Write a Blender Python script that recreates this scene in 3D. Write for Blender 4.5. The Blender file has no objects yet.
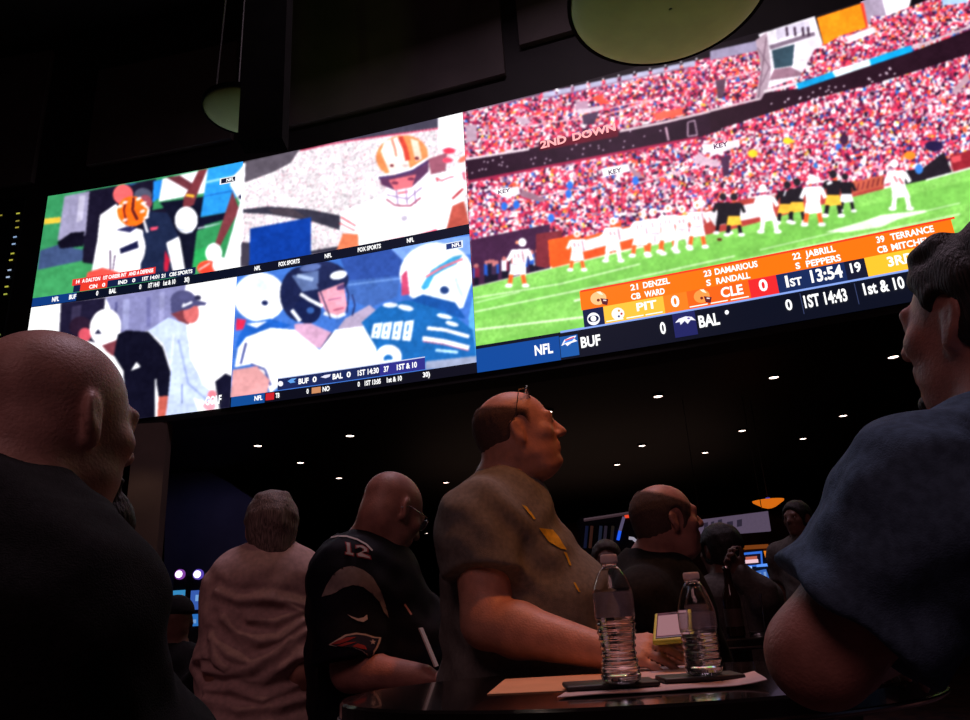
import bpy, bmesh, math, random
import numpy as np
from mathutils import Vector, Matrix
from mathutils.bvhtree import BVHTree

random.seed(7)
rng = np.random.default_rng(11)
SC = bpy.context.scene
COL = SC.collection
R_ = math.radians

# ------------------------------------------------------------------ camera
FPX = 750.0                       # focal length in pixels of a 970 px wide frame
CAM = np.array([0.0, 0.0, 1.19])
_zv = np.array([353 - 485, 360 + 1836, FPX], float); _zv /= np.linalg.norm(_zv)
_f = np.array([0, 0, 1.0]); _y = _f - _zv * (_f @ _zv); _y /= np.linalg.norm(_y)
_x = np.cross(_y, _zv)
if _x[0] < 0: _x = -_x
RM = np.array([_x, _y, _zv])      # world = RM @ (right, up, forward)

cd = bpy.data.cameras.new('camera'); cam = bpy.data.objects.new('camera', cd); COL.objects.link(cam)
cd.sensor_width = 36.0; cd.lens = FPX / 970 * 36.0; cd.clip_start = 0.05; cd.clip_end = 120
m3 = Matrix([[RM[i][0], RM[i][1], -RM[i][2]] for i in range(3)])
cam.matrix_world = Matrix.Translation(Vector(CAM)) @ m3.to_4x4()
SC.camera = cam
SC.view_settings.view_transform = 'Standard'; SC.view_settings.look = 'None'
SC.view_settings.exposure = 0.0; SC.view_settings.gamma = 1.0
SC.view_settings.use_curve_mapping = False

def ray(px, py):
    return RM @ np.array([px - 485.0, 360.0 - py, FPX])
def W(px, py, Y):
    """a point of the place: seen in that direction, Y metres in front"""
    r = ray(px, py); return CAM + r * (Y / r[1])
def WZ(px, py, z):
    r = ray(px, py); return CAM + r * ((z - CAM[2]) / r[2])
def proj(P):
    c = (np.asarray(P) - CAM) @ RM
    return 485 + c[..., 0] / c[..., 2] * FPX, 360 - c[..., 1] / c[..., 2] * FPX
def los(px):                      # azimuth (deg, right of forward) of the line of sight
    r = ray(px, 500); return math.degrees(math.atan2(r[0], r[1]))

# ------------------------------------------------------------------ object helpers
def link(o, parent=None):
    COL.objects.link(o)
    if parent is not None:
        o.parent = parent
    return o
def tag(o, label=None, cat=None, group=None, kind=None):
    if label: o['label'] = label
    if cat: o['category'] = cat
    if group: o['group'] = group
    if kind: o['kind'] = kind
    return o
def empty(name, loc, label=None, cat=None, group=None):
    o = bpy.data.objects.new(name, None); link(o); o.location = Vector(loc)
    o.empty_display_size = 0.1
    return tag(o, label, cat, group)
def mesh_obj(name, verts, faces, mat, parent=None, smooth=False, origin=None):
    """verts in world coordinates; parent translation (and rotation-free) is subtracted"""
    off = np.zeros(3)
    if parent is not None:
        p = parent
        while p is not None:
            off = off + np.array(p.location); p = p.parent
    v = np.asarray(verts, float).reshape(-1, 3)
    org = np.array(origin) if origin is not None else (v.mean(axis=0) if parent is None else off)
    me = bpy.data.meshes.new(name)
    fa = faces if isinstance(faces, list) else [tuple(int(i) for i in f) for f in faces]
    me.from_pydata([tuple(p) for p in (v - org)], [], fa)
    me.update()
    if smooth:
        me.polygons.foreach_set('use_smooth', [True] * len(me.polygons))
    if mat is not None:
        me.materials.append(mat)
    o = bpy.data.objects.new(name, me); link(o, parent)
    o.location = Vector(org - off)
    return o

class MB:
    """collects shapes (world coordinates) and links them as ONE mesh object"""
    def __init__(s): s.v = []; s.f = []
    def add(s, v, f):
        n = len(s.v); s.v += [tuple(map(float, p)) for p in v]; s.f += [tuple(i + n for i in q) for q in f]; return s
    def box(s, c, h, ax=None, bev=0.0):
        c = np.array(c, float); h = np.array(h, float)
        A = np.eye(3) if ax is None else np.array(ax, float)
        if bev <= 0:
            v = [c + A.T @ (h * np.array(k)) for k in ((-1,-1,-1),(1,-1,-1),(1,1,-1),(-1,1,-1),(-1,-1,1),(1,-1,1),(1,1,1),(-1,1,1))]
            return s.add(v, [(0,3,2,1),(4,5,6,7),(0,1,5,4),(1,2,6,5),(2,3,7,6),(3,0,4,7)])
        bm = bmesh.new(); bmesh.ops.create_cube(bm, size=2.0)
        for vv in bm.verts: vv.co = Vector((vv.co.x*h[0], vv.co.y*h[1], vv.co.z*h[2]))
        bmesh.ops.bevel(bm, geom=bm.edges[:], offset=bev, segments=3, affect='EDGES', profile=0.5)
        bm.verts.index_update()
        v = [c + A.T @ np.array(vv.co) for vv in bm.verts]; f = [tuple(q.index for q in p.verts) for p in bm.faces]
        bm.free(); return s.add(v, f)
    def tube(s, pts, r, n=10, cap=True):
        pts = [np.array(p, float) for p in pts]; rr = r if isinstance(r, (list, tuple)) else [r] * len(pts)
        rings = []; up = np.array([0.0, 0.0, 1.0])
        t0 = pts[1] - pts[0]; t0 /= np.linalg.norm(t0)
        if abs(t0 @ up) > 0.9: up = np.array([1.0, 0, 0])
        a = np.cross(t0, up); a /= np.linalg.norm(a)
        for i, p in enumerate(pts):
            t = pts[min(i+1, len(pts)-1)] - pts[max(i-1, 0)]; t /= np.linalg.norm(t)
            a = a - t * (a @ t); a /= np.linalg.norm(a); b = np.cross(t, a)
            rings.append([p + rr[i] * (math.cos(2*math.pi*k/n) * a + math.sin(2*math.pi*k/n) * b) for k in range(n)])
        v = [q for rg in rings for q in rg]; f = []
        for i in range(len(pts) - 1):
            for k in range(n):
                f.append((i*n+k, i*n+(k+1) % n, (i+1)*n+(k+1) % n, (i+1)*n+k))
        if cap:
            f.append(tuple(range(n-1, -1, -1))); f.append(tuple((len(pts)-1)*n + k for k in range(n)))
        return s.add(v, f)
    def lathe(s, base, prof, n=32, ax=(0, 0, 1), caps=True):
        """prof: list of (r, h) from bottom to top"""
        ax = np.array(ax, float); ax /= np.linalg.norm(ax)
        u = np.array([1.0, 0, 0]); u = u - ax * (u @ ax)
        if np.linalg.norm(u) < .1: u = np.array([0, 1.0, 0]) - ax * ax[1]
        u /= np.linalg.norm(u); w = np.cross(ax, u); base = np.array(base, float)
        v = []; f = []
        for r, h in prof:
            for k in range(n):
                t = 2*math.pi*k/n
                v.append(base + ax*h + r*(math.cos(t)*u + math.sin(t)*w))
        for i in range(len(prof)-1):
            for k in range(n):
                f.append((i*n+k, i*n+(k+1) % n, (i+1)*n+(k+1) % n, (i+1)*n+k))
        if caps:
            f.append(tuple(range(n-1, -1, -1))); f.append(tuple((len(prof)-1)*n + k for k in range(n)))
        return s.add(v, f)
    def prism(s, pts, d):
        """closed polygon pts (3-D) extruded by vector d"""
        n = len(pts); d = np.array(d, float); a = [np.array(p, float) for p in pts]
        v = a + [p + d for p in a]
        f = [tuple(range(n-1, -1, -1)), tuple(range(n, 2*n))] + [(i, (i+1) % n, n+(i+1) % n, n+i) for i in range(n)]
        return s.add(v, f)
    def build(s, name, mat, parent=None, smooth=False, origin=None):
        o = mesh_obj(name, s.v, s.f, mat, parent, smooth, origin)
        bm = bmesh.new(); bm.from_mesh(o.data); bmesh.ops.recalc_face_normals(bm, faces=bm.faces); bm.to_mesh(o.data); bm.free()
        if smooth:
            o.data.polygons.foreach_set('use_smooth', [True] * len(o.data.polygons))
            try: o.data.set_sharp_from_angle(angle=R_(40))
            except Exception: pass
        return o

# ------------------------------------------------------------------ materials (all procedural)
def lumps(amp, f, seed=3, n=9):
    r = np.random.default_rng(seed); K = r.normal(size=(n,3)); K /= np.linalg.norm(K, axis=1)[:, None]; K *= f*(.7+.6*r.random((n,1))); ph = r.random(n)*6.28
    return lambda x, y, z: amp*sum(np.sin(k[0]*x+k[1]*y+k[2]*z+p) for k, p in zip(K, ph))/n**.5
def srgb(c):
    return tuple(((x/255.0)/12.92 if x/255.0 <= 0.04045 else ((x/255.0+0.055)/1.055)**2.4) for x in c)
def strands(m, sc=(260,260,22)):
    nt = m.node_tree; tc = [n for n in nt.nodes if n.type == 'TEX_COORD'][0]; mp = nt.nodes.new('ShaderNodeMapping'); mp.inputs['Scale'].default_value = tuple(x/60 for x in sc)
    for l in list(nt.links):
        if l.from_node == tc: to = l.to_socket; nt.links.remove(l); nt.links.new(mp.outputs['Vector'], to)
    nt.links.new(tc.outputs['Object'], mp.inputs['Vector']); return m
def mat(name, col, rough=0.6, metal=0.0, noise=0.12, scale=20.0, bump=0.0, bscale=None, spec=0.5, emit=None, estr=1.0, trans=0.0, ior=1.45, coat=0.0, col2=None):
    m = bpy.data.materials.new(name); m.use_nodes = True; nt = m.node_tree; b = nt.nodes['Principled BSDF']
    b.inputs['Roughness'].default_value = rough; b.inputs['Metallic'].default_value = metal
    b.inputs['Specular IOR Level'].default_value = spec; b.inputs['IOR'].default_value = ior
    b.inputs['Transmission Weight'].default_value = trans; b.inputs['Coat Weight'].default_value = coat
    tc = nt.nodes.new('ShaderNodeTexCoord'); nz = nt.nodes.new('ShaderNodeTexNoise')
    nz.inputs['Scale'].default_value = scale; nz.inputs['Detail'].default_value = 5
    nt.links.new(tc.outputs['Object'], nz.inputs['Vector'])
    rp = nt.nodes.new('ShaderNodeValToRGB')
    c = np.array(col[:3]); lo = c * (1 - noise) if col2 is None else np.array(col2); hi = np.minimum(c * (1 + noise), 1)
    rp.color_ramp.elements[0].position = 0.35; rp.color_ramp.elements[1].position = 0.65
    rp.color_ramp.elements[0].color = (*lo, 1); rp.color_ramp.elements[1].color = (*hi, 1)
    nt.links.new(nz.outputs['Fac'], rp.inputs['Fac']); nt.links.new(rp.outputs['Color'], b.inputs['Base Color'])
    if bump > 0:
        n2 = nt.nodes.new('ShaderNodeTexNoise'); n2.inputs['Scale'].default_value = bscale or scale * 4; n2.inputs['Detail'].default_value = 4
        nt.links.new(tc.outputs['Object'], n2.inputs['Vector'])
        bp = nt.nodes.new('ShaderNodeBump'); bp.inputs['Strength'].default_value = bump; bp.inputs['Distance'].default_value = 0.004
        nt.links.new(n2.outputs['Fac'], bp.inputs['Height']); nt.links.new(bp.outputs['Normal'], b.inputs['Normal'])
    if emit is not None:
        b.inputs['Emission Color'].default_value = (*emit[:3], 1); b.inputs['Emission Strength'].default_value = estr
    return m
SCREEN_GAIN = 1.25
_em = {}
def glow(c, s=SCREEN_GAIN):       # something that gives off light, sRGB colour
    k = (tuple(c), s)
    if k not in _em:
        m = bpy.data.materials.new('glow'); m.use_nodes = True; b = m.node_tree.nodes['Principled BSDF']
        b.inputs['Base Color'].default_value = (.01, .01, .01, 1); b.inputs['Roughness'].default_value = .5
        b.inputs['Emission Color'].default_value = (*srgb(c), 1); b.inputs['Emission Strength'].default_value = s
        _em[k] = m
    return _em[k]

# ------------------------------------------------------------------ signed-distance modelling + surface nets
class SDF:
    """smoothly blended solids sampled on a grid, then skinned with surface nets: one continuous surface"""
    def __init__(s, lo, hi, vox):
        s.lo = np.array(lo, float); s.vox = vox
        s.n = np.maximum(4, np.ceil((np.array(hi) - s.lo) / vox).astype(int) + 1)
        s.d = np.full(s.n, 0.5, np.float32)
        s.ax = [(s.lo[i] + np.arange(s.n[i]) * vox).astype(np.float32) for i in range(3)]
    def _box(s, lo, hi):
        a = np.clip(np.floor((np.array(lo) - s.lo) / s.vox).astype(int), 0, s.n)
        b = np.clip(np.ceil((np.array(hi) - s.lo) / s.vox).astype(int) + 1, 0, s.n)
        if np.any(b - a < 1): return None
        sl = tuple(slice(a[i], b[i]) for i in range(3))
        g = np.meshgrid(s.ax[0][sl[0]], s.ax[1][sl[1]], s.ax[2][sl[2]], indexing='ij', sparse=True)
        return sl, g
    def _blend(s, sl, d, k, sub):
        o = s.d[sl]
        if sub:
            d = -d; h = np.clip(0.5 - 0.5 * (o - d) / k, 0, 1); s.d[sl] = o + (d - o) * h + k * h * (1 - h)
        else:
            h = np.clip(0.5 + 0.5 * (o - d) / k, 0, 1); s.d[sl] = o + (d - o) * h - k * h * (1 - h)
    def ell(s, c, r, F=None, k=0.02, sub=False):
        c = np.array(c, float); r = np.array(r, float); F = np.eye(3) if F is None else np.array(F)
        ext = np.sqrt(((F * r[:, None]) ** 2).sum(0)) + k + 3 * s.vox
        q = s._box(c - ext, c + ext)
        if q is None: return s
        sl, g = q; P = [g[i] - np.float32(c[i]) for i in range(3)]
        k0 = 0; k1 = 0
        for i in range(3):
            t = F[i][0]*P[0] + F[i][1]*P[1] + F[i][2]*P[2]
            k0 = k0 + (t / r[i]) ** 2; k1 = k1 + (t / r[i] ** 2) ** 2
        k0 = np.sqrt(k0); k1 = np.sqrt(k1) + 1e-9
        s._blend(sl, (k0 * (k0 - 1) / k1).astype(np.float32), k, sub); return s
    def cap(s, a, b, ra, rb=None, k=0.02, sub=False):
        rb = ra if rb is None else rb; a = np.array(a, float); b = np.array(b, float); m = max(ra, rb) + k + 3 * s.vox
        q = s._box(np.minimum(a, b) - m, np.maximum(a, b) + m)
        if q is None: return s
        sl, g = q; ab = b - a; L = ab @ ab + 1e-12
        P = [g[i] - np.float32(a[i]) for i in range(3)]
        t = np.clip((P[0]*ab[0] + P[1]*ab[1] + P[2]*ab[2]) / L, 0, 1)
        d = np.sqrt(sum((P[i] - t * ab[i]) ** 2 for i in range(3))) - (ra + (rb - ra) * t)
        s._blend(sl, d.astype(np.float32), k, sub); return s
    def chain(s, pts, rs, k=0.01, sub=False):
        for i in range(len(pts) - 1): s.cap(pts[i], pts[i+1], rs[i], rs[i+1], k, sub)
        return s
    def cut(s, p, n, k=0.004, lo=None, hi=None):
        """remove everything on the side n points to"""
        p = np.array(p, float); n = np.array(n, float); n /= np.linalg.norm(n)
        q = s._box(s.lo if lo is None else lo, (s.lo + s.n * s.vox) if hi is None else hi)
        if q is None: return s
        sl, g = q; d = (g[0]-p[0])*n[0] + (g[1]-p[1])*n[1] + (g[2]-p[2])*n[2]
        s._blend(sl, (-d).astype(np.float32) , k, True) if False else None
        o = s.d[sl]; h = np.clip(0.5 - 0.5 * (o - d) / k, 0, 1); s.d[sl] = o + (d - o) * h + k * h * (1 - h)
        return s
    def ripple(s, fn):
        g = np.meshgrid(*s.ax, indexing='ij', sparse=True); m = np.abs(s.d) < 0.06
        s.d = s.d + fn(*g).astype(np.float32) * m; return s
    def skin(s):
        d = s.d.copy()
        for i in range(3):
            for e in (0, -1):
                ix = [slice(None)] * 3; ix[i] = e; d[tuple(ix)] = np.maximum(d[tuple(ix)], s.vox)
        ins = d < 0
        c8 = [ins[a:ins.shape[0]-1+a, b:ins.shape[1]-1+b, c:ins.shape[2]-1+c] for a in (0,1) for b in (0,1) for c in (0,1)]
        cnt = sum(c.astype(np.int8) for c in c8); act = (cnt > 0) & (cnt < 8)
        I = np.argwhere(act); idx = np.full(act.shape, -1, np.int64); idx[act] = np.arange(len(I))
        pos = np.zeros((len(I), 3)); num = np.zeros(len(I))
        cor = [(a, b, c) for a in (0,1) for b in (0,1) for c in (0,1)]
        val = {c: d[I[:,0]+c[0], I[:,1]+c[1], I[:,2]+c[2]] for c in cor}
        for c in cor:
            for ax in range(3):
                if c[ax] == 0:
                    e = list(c); e[ax] = 1; e = tuple(e); va, vb = val[c], val[e]
                    m = (va < 0) != (vb < 0); t = np.where(m, va / np.where(m, va - vb, 1), 0)
                    pt = np.zeros((len(I), 3)); pt[:] = c; pt[:, ax] = t
                    pos[m] += pt[m]; num[m] += 1
        V = (I + pos / num[:, None]) * s.vox + s.lo
        F = []
        for ax in range(3):
            a = [slice(None)] * 3; b = [slice(None)] * 3; a[ax] = slice(0, -1); b[ax] = slice(1, None)
            A = ins[tuple(a)]; B = ins[tuple(b)]; E = np.argwhere(A != B)
            o1, o2 = (ax + 1) % 3, (ax + 2) % 3
            sh = np.array(act.shape)
            ok = (E[:, o1] > 0) & (E[:, o2] > 0) & (E[:, o1] < sh[o1]) & (E[:, o2] < sh[o2]) & (E[:, ax] < sh[ax])
            E = E[ok]; q = []
            for (u, v) in ((-1,-1),(0,-1),(0,0),(-1,0)):
                t = E.copy(); t[:, o1] += u; t[:, o2] += v; q.append(idx[t[:,0], t[:,1], t[:,2]])
            Q = np.stack(q, 1); fl = ~A[E[:,0], E[:,1], E[:,2]]
            Q[fl] = Q[fl][:, ::-1]; F.append(Q)
        return V, np.concatenate(F)
    def build(s, name, mt, parent=None, relax=2):
        V, F = s.skin()
        # light smoothing
        for _ in range(relax):
            e = np.concatenate([F[:, [0,1]], F[:, [1,2]], F[:, [2,3]], F[:, [3,0]]])
            acc = np.zeros_like(V); n = np.zeros(len(V))
            for a, b in ((0,1),(1,0)):
                for j in range(3): acc[:, j] += np.bincount(e[:, a], V[e[:, b], j], len(V))
                n += np.bincount(e[:, a], minlength=len(V))
            V = V * 0.5 + 0.5 * acc / np.maximum(n, 1)[:, None]
        off = np.zeros(3); p = parent
        while p is not None: off = off + np.array(p.location); p = p.parent
        org = off if parent is not None else V.mean(0)
        me = bpy.data.meshes.new(name); me.vertices.add(len(V)); me.vertices.foreach_set('co', (V - org).astype(np.float32).ravel())
        me.loops.add(len(F) * 4); me.loops.foreach_set('vertex_index', F.astype(np.int32).ravel())
        me.polygons.add(len(F)); me.polygons.foreach_set('loop_start', np.arange(len(F), dtype=np.int32) * 4)
        me.polygons.foreach_set('use_smooth', np.ones(len(F), bool))
        me.update(calc_edges=True); me.validate()
        me.materials.append(mt)
        o = bpy.data.objects.new(name, me); link(o, parent); o.location = Vector(org - off)
        return o
# ------------------------------------------------------------------ the curved video wall
A0, A1, A2 = 9.875, -0.289, -0.00888
def wy(u): return A0 + A1*u + A2*u*u
def wp(u, z, off=0.0):
    s = A1 + 2*A2*u; n = np.array([s, -1.0, 0.0]); n /= np.linalg.norm(n)
    return np.array([u, wy(u), z]) + n * off
def uv(px, py):
    r = ray(px, py); a = -A2*r[0]**2; b = r[1] - A1*r[0]; c = -A0
    t = (-b + math.sqrt(b*b - 4*a*c)) / (2*a) if abs(a) > 1e-9 else -c/b
    return r[0]*t, 1.19 + r[2]*t
def U(px, z):
    lo, hi = -12.0, 9.0
    for _ in range(40):
        m = (lo + hi) / 2
        if proj(wp(m, z))[0] < px: lo = m
        else: hi = m
    return (lo + hi) / 2
ZT, ZM1, ZM0, ZB = 8.68, 6.70, 6.54, 4.375
U0, U1, U2, U3 = -7.57, -3.87, -0.11, 7.4

def strip(name, u0, u1, z0, z1, m, parent=None, off=0.02, n=None, thick=0.0):
    n = n or max(2, int(abs(u1-u0)/0.25)); us = np.linspace(u0, u1, n+1); mb = MB()
    for a, b in zip(us[:-1], us[1:]):
        if thick:
            mb.add([wp(a,z0,off), wp(b,z0,off), wp(b,z1,off), wp(a,z1,off), wp(a,z0,off-thick), wp(b,z0,off-thick), wp(b,z1,off-thick), wp(a,z1,off-thick)],
                   [(0,1,2,3),(4,7,6,5),(0,4,5,1),(3,2,6,7),(1,5,6,2),(0,3,7,4)])
        else:
            mb.add([wp(a,z0,off), wp(b,z0,off), wp(b,z1,off), wp(a,z1,off)], [(0,1,2,3)])
    return mb.build(name, m, parent)

M_BLACK = mat('black_housing', (.003,.003,.003), 1.0, noise=.3, scale=3, spec=.05)
M_FASCIA = mat('fascia_paint', (.010,.009,.010), .7, noise=.3, scale=2)
M_PANEL = mat('grey_panel', (.085,.072,.072), .8, noise=.15, scale=1.2)
M_CEIL = mat('dark_ceiling', (.016,.011,.009), .55, noise=.3, scale=.6, bump=.1, bscale=4)
M_FLOOR = mat('patterned_carpet', (.05,.02,.02), .95, noise=.5, scale=6, bump=.4, bscale=200, col2=(.02,.01,.02))
M_WALL = mat('dark_wall', (.03,.022,.024), .8, noise=.2, scale=1)
def room():
    def slab(name, c, h, m): return tag(MB().box(c, h).build(name, m), kind='structure')
    slab('floor', (0, 13, -.1), (17, 22, .1), M_FLOOR)
    slab('ceiling', (0, 13, 12.3), (17, 22, .1), M_FASCIA)
    slab('wall_left', (-17.1, 13, 6.1), (.1, 22, 6.1), M_WALL)
    slab('wall_right', (17.1, 13, 6.1), (.1, 22, 6.1), M_WALL)
    slab('wall_back', (0, 35.1, 6.1), (17, .1, 6.1), M_WALL)
    slab('wall_front', (0, -9.1, 6.1), (17, .1, 6.1), M_WALL)
    # curved fascia that carries the screens, from the low ceiling edge to the roof
    mb = MB(); us = np.linspace(-16.9, 14, 60)
    for a, b in zip(us[:-1], us[1:]):
        mb.add([wp(a,4.28,0), wp(b,4.28,0), wp(b,12.2,0), wp(a,12.2,0), wp(a,4.28,-.5), wp(b,4.28,-.5), wp(b,12.2,-.5), wp(a,12.2,-.5)],
               [(0,1,2,3),(4,7,6,5),(0,4,5,1),(3,2,6,7),(1,5,6,2),(0,3,7,4)])
    tag(mb.build('wall_fascia', M_FASCIA), kind='structure')
    # low ceiling over the floor behind, starting at the fascia's lower edge
    us = np.linspace(-16.9, 14, 40); mb = MB()
    for a, b in zip(us[:-1], us[1:]):
        p, q = wp(a, 4.28, -.3), wp(b, 4.28, -.3); r = np.array([q[0], 35, 4.28]); t = np.array([p[0], 35, 4.28])
        k = np.array([0,0,.12]); mb.add([p,q,r,t,p+k,q+k,r+k,t+k], [(0,3,2,1),(4,5,6,7)])
    tag(mb.build('ceiling_low', M_CEIL), kind='structure')
    # pale panels on the upper fascia
    k = 0
    for (u0, u1, z0, z1) in ((U(272,10), U(503,10), 9.15, 12.1), (U(-60,10), U(42,10), 9.0, 11.9), (U(95,10), U(236,10), 9.15, 11.2), (U(515,11), U(640,11), 9.6, 12.1)):
        k += 1
        o = strip('trim_%d' % k, u0, u1, z0, z1, M_PANEL, off=.10, thick=.1); tag(o, kind='structure')
room()

# ------------------------------------------------------------------ painting the pictures that run on the screens
SS = 2; OX, OY = -20, -150; CW, CH = 1190*SS, 600*SS
CV = np.zeros((CH, CW, 3), np.float32)
class Brush:
    def __init__(s, ox, oy, sc): s.o = (ox, oy); s.s = sc
    def _t(s, pts): return [(((x/s.s)+s.o[0]-OX)*SS, ((y/s.s)+s.o[1]-OY)*SS) for x, y in pts]
    def _mask(s, P):
        xs = [p[0] for p in P]; ys = [p[1] for p in P]
        x0, x1 = max(0, int(min(xs))), min(CW, int(max(xs))+2); y0, y1 = max(0, int(min(ys))), min(CH, int(max(ys))+2)
        if x1 <= x0 or y1 <= y0: return None
        X, Y = np.meshgrid(np.arange(x0, x1)+.5, np.arange(y0, y1)+.5); ins = np.zeros(X.shape, bool)
        for i in range(len(P)):
            (ax, ay), (bx, by) = P[i], P[i-1]
            if ay == by: continue
            ins ^= ((ay > Y) != (by > Y)) & (X < (bx-ax)*(Y-ay)/(by-ay)+ax)
        return ins, y0, y1, x0, x1
    def poly(s, pts, c, fn=None):
        r = s._mask(s._t(pts))
        if r is None: return
        ins, y0, y1, x0, x1 = r; reg = CV[y0:y1, x0:x1]
        if fn is not None: reg[ins] = fn(ins.shape)[ins]
        else: reg[ins] = c
    def ell(s, cx, cy, rx, ry, c, rot=0):
        a = R_(rot); s.poly([(cx + rx*math.cos(t)*math.cos(a) - ry*math.sin(t)*math.sin(a), cy + rx*math.cos(t)*math.sin(a) + ry*math.sin(t)*math.cos(a)) for t in np.linspace(0, 2*math.pi, 25)[:-1]], c)
    def line(s, pts, w, c):
        for (a, b) in zip(pts[:-1], pts[1:]):
            dx, dy = b[0]-a[0], b[1]-a[1]; L = math.hypot(dx, dy) or 1; nx, ny = -dy/L*w/2, dx/L*w/2
            s.poly([(a[0]+nx, a[1]+ny), (b[0]+nx, b[1]+ny), (b[0]-nx, b[1]-ny), (a[0]-nx, a[1]-ny)], c)
def crowd(pal, wts, cell=2.0, jit=.25):
    pal = np.array(pal, float)/1.0; wts = np.array(wts, float); wts /= wts.sum()
    def fn(shape):
        h, w = shape; ch, cw = int(h/SS/cell)+2, int(w/SS/cell)+2
        idx = rng.choice(len(pal), (ch, cw), p=wts); cols = pal[idx] * (1 + jit*(rng.random((ch, cw, 1))-.5)*2)
        yy = (np.arange(h)[:, None]/SS/cell + .45*rng.random((h, 1)) + .5*np.sin(np.arange(w)[None, :]*.11)).astype(int) % ch
        xx = (np.arange(w)[None, :]/SS/cell + .45*rng.random((1, w)) + .5*np.sin(np.arange(h)[:, None]*.13)).astype(int) % cw
        return np.clip(cols[yy, xx], 0, 255)
    return fn

def paint_top_left():
    b = Brush(20, 110, 4)
    b.poly([(100,340),(960,190),(960,640),(40,760)], (52,140,88))
    b.poly([(60,640),(280,600),(300,760),(40,760)], (60,150,90))
    b.poly([(97,435),(162,428),(162,450),(95,458)], (235,190,60))
    b.poly([(80,562),(150,540),(255,560),(260,600),(70,640)], (62,80,122))
    b.poly([(265,325),(545,275),(530,400),(700,370),(740,470),(690,680),(250,610)], (22,18,38))
    b.poly([(178,345),(278,325),(262,500),(215,540),(150,520),(165,430)], (150,145,178))
    b.poly([(236,345),(262,340),(250,440),(226,450)], (190,185,210))
    b.poly([(148,530),(205,490),(258,486),(252,545),(160,555)], (14,12,28))
    b.poly([(400,300),(480,290),(520,275),(450,300)], (40,90,150))
    b.ell(412,338,40,40,(232,98,100))
    b.ell(492,342,36,30,(75,78,100)); b.ell(500,370,28,30,(150,70,85))
    b.poly([(320,420),(385,375),(420,460),(490,480),(510,570),(490,650),(280,680),(310,520)], (252,250,255))
    b.poly([(270,650),(330,630),(400,650),(330,690),(260,690)], (230,80,70))
    b.poly([(500,405),(590,410),(638,500),(600,650),(480,650)], (26,36,66))
    b.poly([(520,470),(552,466),(550,478),(522,483)], (240,80,110))
    b.ell(450,405,62,60,(255,112,24))
    b.line([(425,360),(415,400),(425,450)],9,(120,30,30)); b.line([(455,350),(450,400),(470,440)],12,(90,25,30))
    for p in ((400,385),(420,370),(475,355),(495,372),(420,440),(490,405),(505,430)): b.ell(p[0],p[1],11,6,(255,235,235),-20)
    b.line([(485,370),(515,395),(508,430)],9,(250,245,250)); b.line([(495,440),(510,490)],9,(250,245,250))
    b.ell(440,550,62,85,(252,250,255)); b.poly([(385,480),(430,465),(470,470),(440,490)],(40,40,90))
    b.poly([(398,555),(472,522),(474,552),(402,576)], (22,24,62)); b.line([(360,560),(362,640)],6,(60,40,70)); b.line([(380,580),(372,640)],5,(60,40,70))
    b.poly([(585,530),(636,505),(672,650),(615,660)], (252,250,255)); b.poly([(580,560),(600,600),(590,650),(575,640)],(190,30,60))
    b.poly([(535,285),(580,275),(560,350),(530,370)], (32,130,222))
    b.poly([(560,370),(742,345),(720,460),(690,640),(660,640),(640,520),(600,430)], (14,16,36))
    b.poly([(570,275),(752,235),(748,330),(555,366)], (250,248,255))
    b.poly([(585,270),(640,262),(700,300),(680,325)], (105,48,58)); b.poly([(715,240),(750,235),(715,320),(695,380),(650,400),(655,350),(690,290)], (120,50,58))
    b.poly([(665,335),(698,340),(695,350),(663,345)], (255,200,60))
    b.ell(665,440,46,54,(250,250,255)); b.line([(630,475),(690,488)],5,(190,200,230))
    b.poly([(752,235),(900,200),(850,405),(722,428)], (42,150,232)); b.line([(735,345),(870,320)],4,(25,90,180)); b.line([(740,290),(870,262)],8,(150,210,250))
    b.poly([(720,430),(852,405),(845,430),(712,468)], (14,16,40)); b.line([(710,474),(800,455)],5,(210,220,235))
    b.poly([(708,482),(850,440),(830,640),(686,650)], (48,142,84)); b.poly([(700,560),(800,530),(770,600),(690,640)], (40,160,84))
    b.poly([(850,325),(878,400),(842,465),(800,545),(778,540),(812,440)], (118,52,60))
    b.poly([(848,270),(900,215),(960,200),(960,640),(800,650),(850,480),(880,370),(840,300)], (250,248,255))
    b.ell(882,348,8,9,(30,30,70)); b.ell(775,572,33,40,(250,250,255)); b.ell(752,632,44,30,(245,70,50)); b.line([(715,640),(760,612)],5,(255,220,220)); b.ell(800,620,30,34,(250,246,252))
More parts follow.
